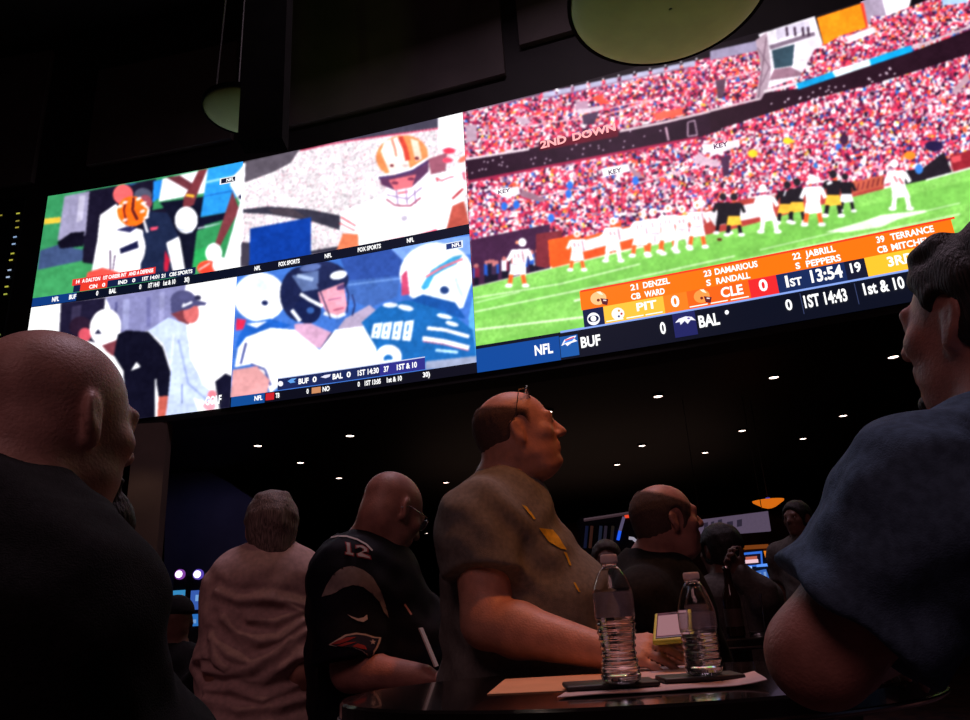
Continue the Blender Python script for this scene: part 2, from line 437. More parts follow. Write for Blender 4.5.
def paint_top_mid():
    b = Brush(230, 110, 3.88)
    conf = crowd([(236,228,234),(250,246,250),(205,190,200),(225,150,165),(150,140,150),(245,215,225)], [34,30,20,3,6,10], 1.0, .12)
    b.poly([(30,210),(920,10),(940,470),(20,640)], None, conf)
    b.poly([(55,200),(272,150),(235,205),(170,240),(110,262),(55,282)], (88,80,92))
    b.poly([(272,150),(560,85),(810,28),(812,68),(560,104),(400,126)], (66,62,80))
    b.line([(272,158),(400,130),(560,106),(810,72)],5,(220,60,100))
    b.poly([(50,385),(150,374),(300,384),(432,410),(424,466),(310,430),(150,404),(50,400)], (52,50,66)); b.poly([(150,385),(240,380),(300,420),(170,405)],(70,60,70))
    b.poly([(312,546),(422,528),(420,548),(312,562)], (52,50,66))
    b.poly([(28,212),(60,205),(50,400),(48,620),(20,620)], (250,250,255))
    b.poly([(44,512),(76,515),(76,610),(40,610)], (60,55,70))
    b.poly([(78,460),(315,416),(315,566),(74,612)], (10,56,152))
    b.poly([(808,25),(905,5),(918,150),(808,150)], (252,248,255))
    b.poly([(768,190),(842,165),(836,236),(780,250)], (150,84,104)); b.ell(850,158,24,12,(240,60,90)); b.ell(845,195,20,10,(240,70,100)); b.ell(905,190,22,10,(250,110,90),-30); b.line([(905,240),(915,300)],8,(240,70,100))
    b.poly([(425,400),(480,375),(540,350),(600,335),(760,255),(870,235),(925,285),(905,360),(862,372),(868,455),(740,480),(560,530),(500,530),(480,480),(430,460)], (253,250,254))
    b.poly([(438,478),(497,482),(500,530),(412,548)], (226,122,84)); b.poly([(862,372),(908,352),(930,445),(838,470)], (180,78,66))
    b.line([(430,415),(488,450)],7,(225,90,100)); b.line([(424,438),(484,468)],6,(225,90,100)); b.line([(862,345),(905,305)],9,(180,50,60))
    b.line([(800,262),(820,275),(850,262),(870,258)],6,(215,90,110)); b.line([(800,262),(806,278)],6,(200,60,80))
    b.ell(668,180,102,82,(232,140,84),-8)
    b.poly([(600,120),(650,104),(690,190),(700,235),(620,245),(585,160)], (253,238,230))
    b.poly([(700,110),(730,120),(745,190),(720,200)], (250,220,200))
    b.line([(660,103),(680,150),(690,196)],20,(205,66,52)); b.line([(628,112),(640,150),(645,180)],9,(226,130,110)); b.ell(725,188,9,7,(110,40,50)); b.ell(628,216,8,6,(120,40,50)); b.ell(680,216,12,7,(215,190,190))
    b.poly([(575,258),(640,252),(770,192),(770,240),(722,296),(640,312),(590,292)], (92,52,88)); b.poly([(615,272),(722,250),(706,300),(640,312)], (226,112,124))
    b.ell(640,283,14,6,(120,50,80)); b.ell(702,268,14,6,(120,50,80))
    b.poly([(600,296),(640,312),(706,300),(768,240),(745,330),(700,368),(640,362)], (250,244,252)); b.poly([(650,318),(690,312),(692,322),(652,328)], (232,120,130))
    for x in (645,682,715): b.line([(x,308),(x+6,365)],4,(120,90,150))
    b.line([(610,330),(690,345),(745,300)],4,(130,100,150)); b.line([(606,345),(640,370),(700,372),(740,340)],6,(150,60,90))
    b.line([(572,255),(640,246),(705,228),(770,186)],9,(250,250,255)); b.line([(576,264),(640,255),(705,238),(768,200)],4,(60,50,110))
    b.ell(676,420,13,12,(190,180,200)); b.poly([(560,520),(675,492),(670,502)],(230,40,80)); b.poly([(718,488),(800,462),(806,472)],(230,40,80))
def paint_low_left():
    b = Brush(20, 260, 4.04)
    b.poly([(20,170),(900,60),(880,620),(10,760)], (254,252,255))
    b.poly([(165,170),(345,150),(330,340),(158,300)], (26,22,46)); b.poly([(210,190),(250,180),(240,250),(205,250)],(52,46,74))
    b.poly([(345,150),(672,85),(640,300),(550,282),(410,300)], (126,126,172)); b.line([(430,160),(425,280)],26,(150,152,196)); b.line([(520,150),(520,270)],16,(106,106,156)); b.line([(575,130),(570,270)],20,(146,146,190)); b.line([(390,170),(385,230)],10,(80,80,130))
    b.ell(245,270,46,42,(40,24,44)); b.ell(262,302,26,28,(214,84,100))
    b.ell(380,335,36,52,(168,84,90)); b.ell(345,272,63,76,(254,252,255),12); b.poly([(300,300),(316,278),(330,298)],(30,30,60)); b.poly([(330,345),(400,320),(380,390),(350,370)],(120,56,66))
    b.poly([(395,300),(430,284),(520,290),(577,352),(608,450),(602,552),(560,556),(548,480),(545,640),(425,650),(418,450),(378,385)], (12,12,30))
    b.poly([(448,447),(470,412),(488,432)], (250,250,255)); b.poly([(560,552),(604,548),(586,636),(554,640)], (196,92,80)); b.poly([(545,480),(552,480),(552,620),(545,630)],(250,250,255))
    b.poly([(600,232),(672,260),(690,400),(742,505),(785,540),(775,585),(700,555),(722,612),(588,640),(600,540),(610,440),(580,340),(518,285)], (192,206,240))
    b.line([(640,320),(680,500),(760,570)],9,(150,165,210)); b.line([(655,500),(655,580)],5,(90,100,150)); b.line([(620,300),(610,420)],8,(220,230,250))
    b.poly([(608,215),(650,190),(700,215),(680,262),(640,245)], (120,56,66)); b.ell(692,212,32,44,(206,102,102)); b.poly([(715,205),(724,218),(712,224)],(206,102,102))
    b.ell(660,162,52,40,(74,74,116)); b.poly([(608,175),(705,160),(755,172),(748,184),(700,186),(612,218)], (70,70,112)); b.ell(718,152,14,10,(40,40,70)); b.line([(655,188),(695,170)],9,(240,240,250)); b.poly([(655,182),(662,172),(668,190)],(240,240,250))
    b.poly([(788,492),(830,458),(858,470),(852,600),(806,605)], (18,18,42)); b.ell(776,545,18,20,(232,126,140)); b.ell(765,590,26,18,(225,150,165))
def paint_low_mid():
    b = Brush(230, 230, 3.73)
    b.poly([(0,170),(920,0),(940,520),(0,650)], (62,112,200)); b.poly([(400,80),(640,60),(640,170),(450,200)], (44,76,156)); b.poly([(430,190),(640,170),(620,250),(520,290),(440,260)], (64,102,178)); b.line([(440,205),(640,180)],6,(110,150,220)); b.poly([(600,70),(700,40),(900,20),(900,90),(640,110)], (120,160,230))
    b.ell(112,250,98,92,(246,248,255)); b.ell(90,205,60,30,(220,235,255)); b.ell(130,272,12,10,(20,30,80)); b.poly([(24,330),(60,335),(50,370),(22,375)],(220,40,80))
    b.poly([(30,400),(60,350),(150,330),(230,356),(120,390),(20,440)], (28,92,190)); b.poly([(60,350),(140,340),(100,365)],(245,245,255))
    b.poly([(430,330),(520,280),(545,300),(500,360),(400,370)], (176,160,190))
    b.ell(268,240,82,104,(24,32,72)); b.ell(345,175,98,62,(28,36,76),8); b.poly([(230,170),(330,150),(330,220),(270,230)],(90,110,160)); b.line([(250,170),(310,185)],14,(170,190,225)); b.ell(405,168,32,16,(244,246,255),-12); b.ell(300,140,40,14,(90,110,170),-10)
    b.poly([(328,232),(424,196),(436,280),(428,312),(370,322),(338,272)], (228,156,176)); b.poly([(400,210),(424,200),(428,220),(400,225)],(90,60,110)); b.line([(365,262),(415,252)],5,(150,90,130)); b.line([(385,300),(425,290)],7,(180,90,120)); b.ell(290,300,50,50,(18,28,70)); b.ell(300,300,14,12,(50,90,160))
    b.line([(262,238),(300,262),(345,285)],12,(246,248,255)); b.line([(230,298),(262,340)],13,(240,244,255)); b.line([(350,310),(400,325),(430,312)],13,(240,244,255)); b.line([(325,200),(345,250),(375,330)],5,(40,40,80))
    b.line([(428,200),(442,240),(436,310)],5,(30,34,80)); b.line([(455,240),(466,280),(456,320)],5,(30,34,80))
    b.poly([(240,350),(300,348),(378,382),(342,444),(245,410)], (206,160,192)); b.poly([(376,384),(392,380),(350,452),(338,440)],(40,44,90))
    b.poly([(60,400),(150,365),(240,372),(335,448),(392,372),(500,358),(550,440),(545,530),(180,585),(150,610),(132,540),(80,500),(18,512),(30,440)], (253,253,255)); b.line([(60,420),(40,500)],9,(70,80,150)); b.line([(78,500),(130,520),(152,580)],8,(70,80,150))
    b.poly([(10,522),(100,508),(148,560),(138,610),(0,640)], (218,154,156))
    b.poly([(905,250),(930,260),(935,480),(900,480),(890,330)],(90,170,225))
    b.poly([(490,345),(560,285),(660,262),(800,290),(905,372),(922,480),(730,500),(560,530),(545,440)], (22,98,172)); b.ell(770,165,138,118,(247,250,255)); b.poly([(700,230),(850,230),(880,150),(900,200),(870,290),(820,300),(740,270)],(240,246,255)); b.poly([(670,262),(720,240),(840,270),(880,330),(860,330),(760,290)],(20,80,160))
    b.poly([(640,170),(660,148),(670,240),(640,245)], (200,70,110)); b.poly([(712,215),(750,150),(830,100),(868,92),(845,128),(795,150),(760,172),(740,215),(722,225)], (60,160,210)); b.line([(730,175),(790,140),(868,108)],8,(236,110,130)); b.ell(800,224,17,15,(30,60,120)); b.line([(840,180),(870,260)],10,(200,220,245))
    b.ell(598,280,28,9,(240,244,255)); b.ell(655,290,30,10,(240,244,255),12); b.ell(800,322,30,8,(240,244,255),12); b.ell(828,350,26,8,(240,244,255),15)
    for i, x in enumerate((535,572,612,652)):
        b.poly([(x,350-i*3),(x+34,345-i*3),(x+22,405+i*3),(x-10,402+i*3)], (246,248,255)); b.line([(x+13,362-i*3),(x+9,378)],6,(22,98,172)); b.line([(x+9,388),(x+6,396)],6,(22,98,172))
    b.line([(735,366),(800,372),(892,398)],13,(248,244,250)); b.line([(718,404),(800,416),(892,440)],17,(248,244,250)); b.line([(720,415),(800,427),(892,450)],3,(230,80,110)); b.line([(766,448),(850,456)],10,(190,225,245))
    b.ell(592,470,48,42,(248,246,252)); b.ell(590,482,18,18,(22,98,172)); b.poly([(545,490),(640,480),(640,520),(545,530)],(245,248,255)); b.poly([(730,490),(920,470),(920,510),(730,520)],(150,160,190))
def fig(b, x, y, h, jersey, pants, legs, lean=0.0, skin=(150,80,80)):
    L = lean*h
    b.ell(x+L*1.1, y-h*.93, h*.085, h*.09, jersey if jersey[0] > 150 else (30,26,34))
    b.poly([(x-h*.17+L*.7,y-h*.78),(x+h*.17+L*.9,y-h*.8),(x+h*.14+L*.4,y-h*.46),(x-h*.13+L*.4,y-h*.46)], jersey)
    b.line([(x-h*.15+L*.7,y-h*.76),(x-h*.24+L*.5,y-h*.55)], h*.08, jersey); b.line([(x+h*.16+L*.8,y-h*.76),(x+h*.25+L*.6,y-h*.56)], h*.08, jersey)
    b.poly([(x-h*.14+L*.4,y-h*.48),(x+h*.14+L*.4,y-h*.48),(x+h*.19,y-h*.24),(x+h*.04,y-h*.26),(x-h*.06,y-h*.24),(x-h*.18,y-h*.24)], pants)
    b.line([(x-h*.12,y-h*.26),(x-h*.15,y-h*.06)], h*.09, legs); b.line([(x+h*.12,y-h*.26),(x+h*.16,y-h*.06)], h*.09, legs)
    b.ell(x-h*.17,y-h*.03,h*.08,h*.045,(250,246,250)); b.ell(x+h*.18,y-h*.03,h*.08,h*.045,(250,246,250))
def paint_big():
    g = Brush(0, 0, 1); a = Brush(460, 60, 3.73); c = Brush(710, 0, 3.73); d = Brush(470, 200, 3.73); e = Brush(710, 160, 3.73)
    pal = [(248,236,240),(228,60,90),(190,40,80),(110,28,70),(48,20,50),(60,70,150),(240,96,60),(230,150,175),(40,110,200),(245,190,60),(170,120,150)]
    cr = crowd(pal, [27,17,14,12,10,6,6,10,1.5,1.2,7], 2.5, .15)
    cr_hi = crowd(pal, [24,22,13,12,12,3,9,12,1,1.2,10], 2.3, .15)
    g.poly([(455,100),(990,-40),(1168,-148),(1168,300),(455,300)], None, cr)
    for _ in range(3400):
        x = rng.uniform(462,1160); tp = 140-(x-462)*.20; y = rng.uniform(tp, 292-(x-462)*.235); r = rng.uniform(1.0,2.1)
        if CV[min(CH-1,int((y-OY)*SS)), min(CW-1,int((x-OX)*SS))].sum() < 130: continue
        co = pal[int(rng.choice(11, p=np.array([28,20,13,9,6,5,6,8,2,1,2])/100))]; g.ell(x, y, r, r*rng.uniform(.8,1.5), co)
    # upper tier: left part
    g.poly([(455,90),(770,20),(770,110),(455,160)], None, cr_hi)
    a.poly([(-20,120),(90,178),(320,118),(560,70),(700,44),(840,14),(1000,-30),(1000,-120),(-20,60)], (8,5,10))
    g.poly([(455,108),(560,80),(684,56),(735,38),(760,34),(760,20),(455,60)], (8,5,10))
    a.line([(20,192),(160,160),(300,128)],7,(120,96,120))
    for i in range(10):
        x = 310+i*58; y = 130-i*12.5; a.poly([(x,y-8),(x+46,y-17),(x+46,y+6),(x,y+15)], (178,176,206)); a.ell(x+50,y-22,4,4,(250,240,255))
    a.line([(300,145),(860,24)],4,(140,110,140))
    a.line([(40,270),(400,226),(540,205),(720,150)],5,(220,160,180)); a.line([(560,180),(640,160),(720,148),(780,160)],4,(230,190,205)); a.poly([(440,185),(535,168),(535,185),(440,205)],(210,190,205)); a.poly([(455,205),(520,190),(500,240),(460,240)],(70,50,75)); a.poly([(195,205),(240,215),(275,236),(230,240)],(190,160,180)); a.poly([(430,155),(480,150),(475,180),(430,185)],(180,140,165)); a.poly([(20,245),(60,240),(65,300),(25,310)],(180,150,170))
    for pp in (((300,250),(420,190),(500,170)),((740,220),(830,180),(880,190))): pass
    a.poly([(490,140),(520,130),(560,160),(520,165)],(240,80,60)); a.poly([(720,200),(830,178),(830,205),(730,225)],(235,90,70))
    a.poly([(20,372),(260,330),(400,298),(590,262),(970,180),(975,262),(885,290),(600,345),(300,400),(30,452)], (36,14,32))
    a.line([(20,370),(258,332)],9,(225,205,215)); a.line([(595,266),(750,235),(975,182)],9,(215,190,200)); a.line([(28,455),(300,402),(600,345),(890,288)],10,(158,34,72))
    for _ in range(42):
        x = rng.uniform(40,860); y = 440-(x-30)*.19-rng.uniform(0,60); a.ell(x,y,3,3,(245,225,240))
    a.poly([(770,240),(885,215),(890,285),(775,305)], (30,12,28)); a.line([(768,250),(778,300)],8,(200,160,180)); a.line([(850,232),(875,225),(885,280),(850,285),(850,232)],5,(180,150,170))
    a.poly([(295,305),(590,255),(592,285),(298,338)],(90,10,30))
    a.poly([(525,405),(628,386),(636,415),(535,436)], (250,244,250)); a.poly([(110,485),(218,472),(226,500),(172,515)], (245,236,244)); a.poly([(226,480),(330,520),(300,530),(230,510)],(150,110,130)); a.poly([(630,390),(690,440),(650,440)],(160,120,140)); a.poly([(880,350),(970,380),(960,400),(870,385)],(205,170,190)); a.line([(660,460),(870,405),(960,370)],5,(225,190,205)); a.line([(290,510),(400,490),(520,470)],5,(215,175,195)); a.poly([(900,315),(970,310),(975,345),(910,345)],(245,236,244))
    for x, y in ((210,540),(165,545),(405,500),(655,450),(490,615),(340,590),(410,468)): a.ell(x,y,12,16,(40,110,220))
    # right tier
    c.poly([(0,-200),(1000,-200),(1000,-80),(970,-60),(600,80),(390,175),(0,200)], (8,5,10))
    c.poly([(0,190),(190,160),(190,370),(0,415)], None, cr_hi); c.poly([(0,190),(180,150),(180,190),(0,225)],(150,140,170)); c.line([(0,310),(180,262)],5,(220,180,190)); c.poly([(20,300),(60,292),(50,360),(30,365)],(90,60,80))
    c.poly([(180,128),(390,60),(420,160),(400,240),(330,290),(200,335),(215,200)], (238,230,240)); c.poly([(220,170),(390,118),(392,132),(225,186)],(120,100,120)); c.poly([(245,110),(370,75),(375,110),(250,150)],(205,195,215))
    for x in (285,315,345,365): c.line([(x,100),(x+4,135)],9,(60,40,60))
    c.poly([(230,188),(315,165),(308,245),(240,256)], (46,70,84)); c.poly([(240,258),(300,250),(360,280),(220,300)],(150,110,130))
    c.poly([(560,0),(700,-30),(660,66),(585,90)], (165,148,172)); c.poly([(640,-10),(760,-40),(742,28),(660,66)], (252,246,252))
    c.poly([(398,66),(565,12),(588,102),(480,135),(425,170)], (250,142,18)); c.poly([(560,12),(572,10),(590,100),(582,104)],(240,60,40))
    c.poly([(390,185),(480,140),(600,100),(600,60),(660,60),(760,20),(990,-70),(990,80),(760,165),(330,300)], None, cr_hi); c.poly([(500,140),(610,98),(618,122),(520,160)],(240,232,240)); c.poly([(860,-10),(960,-40),(960,10),(870,20)],(170,200,240))
    c.poly([(170,150),(212,120),(228,260),(205,385),(165,382),(190,260)], (176,150,166)); c.line([(210,140),(180,370)],4,(110,80,100)); c.line([(178,180),(222,250),(190,320)],4,(120,90,110))
    c.poly([(0,418),(190,372),(205,345),(330,330),(760,190),(1000,100),(1700,-165),(1700,-70),(1000,190),(760,268),(600,315),(400,365),(210,425),(0,492)], (34,12,26)); c.line([(0,412),(185,368)],8,(215,190,200)); c.line([(200,342),(330,310)],12,(225,210,218)); c.line([(755,178),(990,92),(1700,-175)],9,(205,180,190))
    c.poly([(322,312),(750,168),(757,192),(330,334)], (4,158,222)); c.poly([(455,265),(594,219),(600,244),(468,288)], (225,244,250))
    for _ in range(26):
        x = rng.uniform(210,760); y = 395-(x-210)*.29+rng.uniform(-8,30); c.ell(x,y,4,3,(245,225,240))
    c.poly([(0,545),(108,518),(112,545),(0,585)], (240,230,238)); c.poly([(40,590),(75,575),(70,650),(50,660)],(70,40,70)); c.line([(150,560),(260,535),(420,490)],4,(225,190,210)); c.line([(640,440),(760,400),(960,330)],5,(200,150,170)); c.poly([(900,340),(960,270),(970,300),(920,350)],(190,150,165))
    for x, y in ((160,575),(290,525),(160,570)): c.ell(x,y,18,12,(246,206,40))
    c.ell(835,545,34,20,(34,24,66)); c.ell(745,580,22,16,(246,140,40)); c.ell(500,520,16,20,(60,30,60)); c.ell(480,545,12,10,(60,110,210))
    # the field
    fl = crowd([(132,200,92),(124,192,84),(140,208,98)], [1,1,1], 1.5, .03)
    g.poly([(455,291),(474,286),(550,267),(640,246),(730,228),(790,212),(817,204),(884,187),(990,160),(1168,114),(1168,430),(455,420)], None, fl)
    for i, (p, q) in enumerate((((474,300),(1168,133)),((474,345),(1168,178)))):
        g.poly([p, q, (q[0], q[1]+22), (p[0], p[1]+22)], (120,190,82))
    g.line([(470,287),(550,268),(640,247),(730,229),(817,205),(884,188),(990,161),(1168,115)], 2.0, (240,250,235))
    g.line([(474,298),(560,284),(640,264)],1.2,(215,235,195)); g.line([(474,312),(580,290),(735,256)],1.3,(215,235,195)); g.line([(474,330),(584,317)],1.6,(240,250,225)); g.line([(640,285),(735,262),(960,214)],1.2,(225,240,205)); g.line([(474,303),(520,292)],1.0,(200,230,180)); g.line([(760,250),(960,203)],1.0,(200,230,180)); g.line([(574,301),(582,299)],1.6,(245,250,235))
    e.poly([(432,268),(560,232),(640,205),(800,187),(810,194),(700,222),(640,250),(500,270)], (232,244,222))
    # side boards
    g.poly([(550,242),(580,232),(656,214),(700,205),(700,222),(640,246),(552,268)], (236,84,34)); g.poly([(580,240),(650,222),(650,234),(582,252)],(248,240,246)); g.poly([(585,231),(600,228),(600,236),(585,240)],(240,96,40))
    g.poly([(470,240),(550,224),(550,268),(472,287)], (62,30,62)); 
    for _ in range(26):
        x = rng.uniform(473,548); yy = 287-(x-474)*.25; h = rng.uniform(14,20); col = [(18,20,46),(30,80,180),(240,236,244),(120,30,60),(60,40,70)][int(rng.integers(5))]
        g.line([(x,yy-h*.45),(x,yy-1)],3.6,(18,16,36)); g.line([(x,yy-h),(x,yy-h*.45)],5,col); g.ell(x,yy-h-1.5,2,2.2,(190,110,110))
    g.poly([(536,234),(562,230),(562,262),(545,268),(536,266)],(120,40,50)); g.poly([(548,240),(570,236),(572,262),(550,267)],(240,90,30))
    g.poly([(690,215),(740,200),(845,186),(884,177),(884,189),(817,206),(730,230),(690,238)], (176,62,56)); g.poly([(705,212),(760,202),(765,216),(715,226)],(246,238,244)); g.poly([(847,183),(884,175),(884,186),(850,195)],(190,88,66))
    for i in range(7): g.line([(852+i*5,192-i*1.2),(854+i*5,184-i*1.2)],1.2,(110,30,40))
    g.poly([(898,172),(923,168),(944,152),(952,172),(926,180),(898,186)], (30,24,34)); g.poly([(949,156),(1168,92),(1168,112),(953,172)],(150,36,48)); g.line([(926,180),(1168,115)],1.6,(240,240,240)); g.ell(919,169,4,5,(60,130,220))
    g.poly([(951,157),(961,155),(961,161),(952,163)],(220,80,90))
    # players and officials
    for (x0,y0) in ((588,220),(602,216),(628,210),(646,206),(660,203),(674,200),(690,197)): g.poly([(x0-7,y0),(x0+8,y0-4),(x0+8,y0+14),(x0-7,y0+18)], None, cr)
    Wt, Or, Bk, Gd = (252,248,252), (240,96,40), (26,22,30), (246,190,60)
    for (x, y, h, ln) in ((517,287,48,.10),(577,271,40,0),(613,262,44,0),(640,257,46,.05),(655,255,46,-.05),(668,253,48,0),(682,250,44,0),(697,248,46,0)): fig(g, x, y, h, Wt, Wt, Or if h != 44 else Wt, ln); g.line([(x-3,y-h*.70),(x-2,y-h*.6)],1.4,(210,150,160)); g.line([(x+1,y-h*.70),(x+2,y-h*.6)],1.4,(210,150,160)); g.line([(x-4,y-h*.47),(x+4,y-h*.47)],1.0,(200,170,190)); g.line([(x,y-h*.44),(x,y-h*.22)],1.2,(205,175,190)); g.ell(x,y-h*.93,1.5,1.8,(240,150,110)); g.line([(x+5,y-h*.76),(x+7,y-h*.5)],1.2,(190,120,140))
    fig(g, 723, 234, 40, Bk, Bk, Bk); fig(g, 734, 236, 42, Bk, Gd, Bk); fig(g, 785, 224, 42, Bk, Gd, Bk, .05); fig(g, 797, 223, 44, Bk, Gd, Bk); fig(g, 847, 212, 38, Bk, Wt, Bk, -.05); fig(g, 833, 217, 46, Bk, Gd, Bk)
    fig(g, 769, 233, 48, Wt, Wt, Wt, -.12); fig(g, 813, 226, 50, Wt, Wt, Or); fig(g, 901, 210, 50, Wt, Wt, Wt, -.12)
    g.line([(899,178),(903,184)],2,(200,90,100)); g.line([(894,176),(897,182)],2,(200,90,100)); g.ell(719.5,239.5,2.8,1.6,(90,40,24))
    g.line([(827,184),(832,182)],3,(240,240,245)); g.line([(784,196),(786,190)],1.5,(230,230,240))
def blur():
    global CV
    k = CV; 
    for _ in range(5):
        k = (np.roll(k,1,0)+2*k+np.roll(k,-1,0))/4; k = (np.roll(k,1,1)+2*k+np.roll(k,-1,1))/4
    n = np.zeros(CV.shape[:2]+(1,), np.float32)
    for f_, a_ in ((6,.35),(14,.35),(30,.3)):
        g = rng.random((CH//f_+2, CW//f_+2)); yy = np.arange(CH)/f_; xx = np.arange(CW)/f_; i = yy.astype(int); j = xx.astype(int); fy = (yy-i)[:,None]; fx = (xx-j)[None,:]; fy = fy*fy*(3-2*fy); fx = fx*fx*(3-2*fx)
        n[:,:,0] += a_*(g[i][:,j]*(1-fy)*(1-fx)+g[i+1][:,j]*fy*(1-fx)+g[i][:,j+1]*(1-fy)*fx+g[i+1][:,j+1]*fy*fx)
    k = np.clip(k*(1.05+.24*(n-.5)) + 8*(n-.5), 0, 255)
    return k
def sample(C, x, y):
    X = np.clip((x-OX)*SS-.5, 0, CW-2); Y = np.clip((y-OY)*SS-.5, 0, CH-2); i = X.astype(int); j = Y.astype(int); fx = (X-i)[..., None]; fy = (Y-j)[..., None]
    return C[j,i]*(1-fx)*(1-fy)+C[j,i+1]*fx*(1-fy)+C[j+1,i]*(1-fx)*fy+C[j+1,i+1]*fx*fy

def _pic_mat():
    m = bpy.data.materials.new('led_picture'); m.use_nodes = True; nt = m.node_tree; b = nt.nodes['Principled BSDF']
    b.inputs['Base Color'].default_value = (.01,.01,.01,1); b.inputs['Roughness'].default_value = .6
    at = nt.nodes.new('ShaderNodeVertexColor'); at.layer_name = 'picture'
    nt.links.new(at.outputs['Color'], b.inputs['Emission Color']); b.inputs['Emission Strength'].default_value = SCREEN_GAIN
    return m
M_PIC = _pic_mat()
def picture(name, u0, u1, z0, z1, nu, nz, C, parent, xmap=None):
    us = np.linspace(u0, u1, nu+1); zs = np.linspace(z0, z1, nz+1)
    base = np.array([wp(u, 0, .03) for u in us]); V = np.zeros((nz+1, nu+1, 3)); V[:, :, :2] = base[None, :, :2]; V[:, :, 2] = zs[:, None]
    px, py = proj(V); lim = 1160.0; px = np.where(px > lim, 2*lim - px, px)   # beyond the frame the pattern just carries on, mirrored
    c = sample(C, px, py) / 255.0; c = np.where(c <= .04045, c/12.92, ((c+.055)/1.055)**2.4)
    I = np.arange((nz+1)*(nu+1)).reshape(nz+1, nu+1); F = np.stack([I[:-1,:-1], I[:-1,1:], I[1:,1:], I[1:,:-1]], -1).reshape(-1, 4)
    loc = np.array(parent.location); me = bpy.data.meshes.new(name)
    V = (V.reshape(-1,3) - loc).astype(np.float32); me.vertices.add(len(V)); me.vertices.foreach_set('co', V.ravel())
    me.loops.add(len(F)*4); me.loops.foreach_set('vertex_index', F.astype(np.int32).ravel()); me.polygons.add(len(F)); me.polygons.foreach_set('loop_start', np.arange(len(F), dtype=np.int32)*4)
    me.update(calc_edges=True)
    at = me.color_attributes.new('picture', 'FLOAT_COLOR', 'POINT'); col = np.ones((len(V), 4), np.float32); col[:, :3] = c.reshape(-1, 3); at.data.foreach_set('color', col.ravel())
    me.materials.append(M_PIC); o = bpy.data.objects.new(name, me); link(o, parent); return o

def lettering(name, s, x0, x1, z0, z1, m, parent, off=.045, bold=.03, px=True):
    """flat lettering laid on the curved screen between two image columns, cap height z0..z1"""
    cu = bpy.data.curves.new('t', 'FONT'); cu.body = s; cu.size = 1.0; cu.offset = bold; cu.resolution_u = 3
    to = bpy.data.objects.new('t', cu); COL.objects.link(to); dg = bpy.context.evaluated_depsgraph_get(); dg.update()
    me = bpy.data.meshes.new_from_object(to.evaluated_get(dg)); bpy.data.objects.remove(to); bpy.data.curves.remove(cu)
    v = np.array([tuple(q.co) for q in me.vertices]); f = [tuple(p.vertices) for p in me.polygons]; bpy.data.meshes.remove(me)
    a, b = v[:,0].min(), v[:,0].max(); h = 0.70
    zm = (z0+z1)/2; ua, ub = (U(x0, zm), U(x1, zm)) if px else (x0, x1)
    P = [wp(ua + (x-a)/(b-a)*(ub-ua), z0 + y/h*(z1-z0), off) for x, y, _ in v]
    return mesh_obj(name, P, f, m, parent)
def rect(name, x0, x1, z0, z1, c, parent, off=.036, px=True, s=SCREEN_GAIN):
    zm = (z0+z1)/2; ua, ub = (U(x0, zm), U(x1, zm)) if px else (x0, x1)
    return strip(name, ua, ub, z0, z1, glow(c, s), parent, off)
def shape(name, pts, c, parent, off=.045, s=SCREEN_GAIN):
    P = [wp(*uv(x, y), off) for x, y in pts]; return mesh_obj(name, P, [tuple(range(len(pts)))], glow(c, s), parent)
def oval(cx, cy, rx, ry, n=20, rot=0):
    a = R_(rot); return [(cx+rx*math.cos(t)*math.cos(a)-ry*math.sin(t)*math.sin(a), cy+rx*math.cos(t)*math.sin(a)+ry*math.sin(t)*math.cos(a)) for t in np.linspace(0, 2*math.pi, n+1)[:-1]]

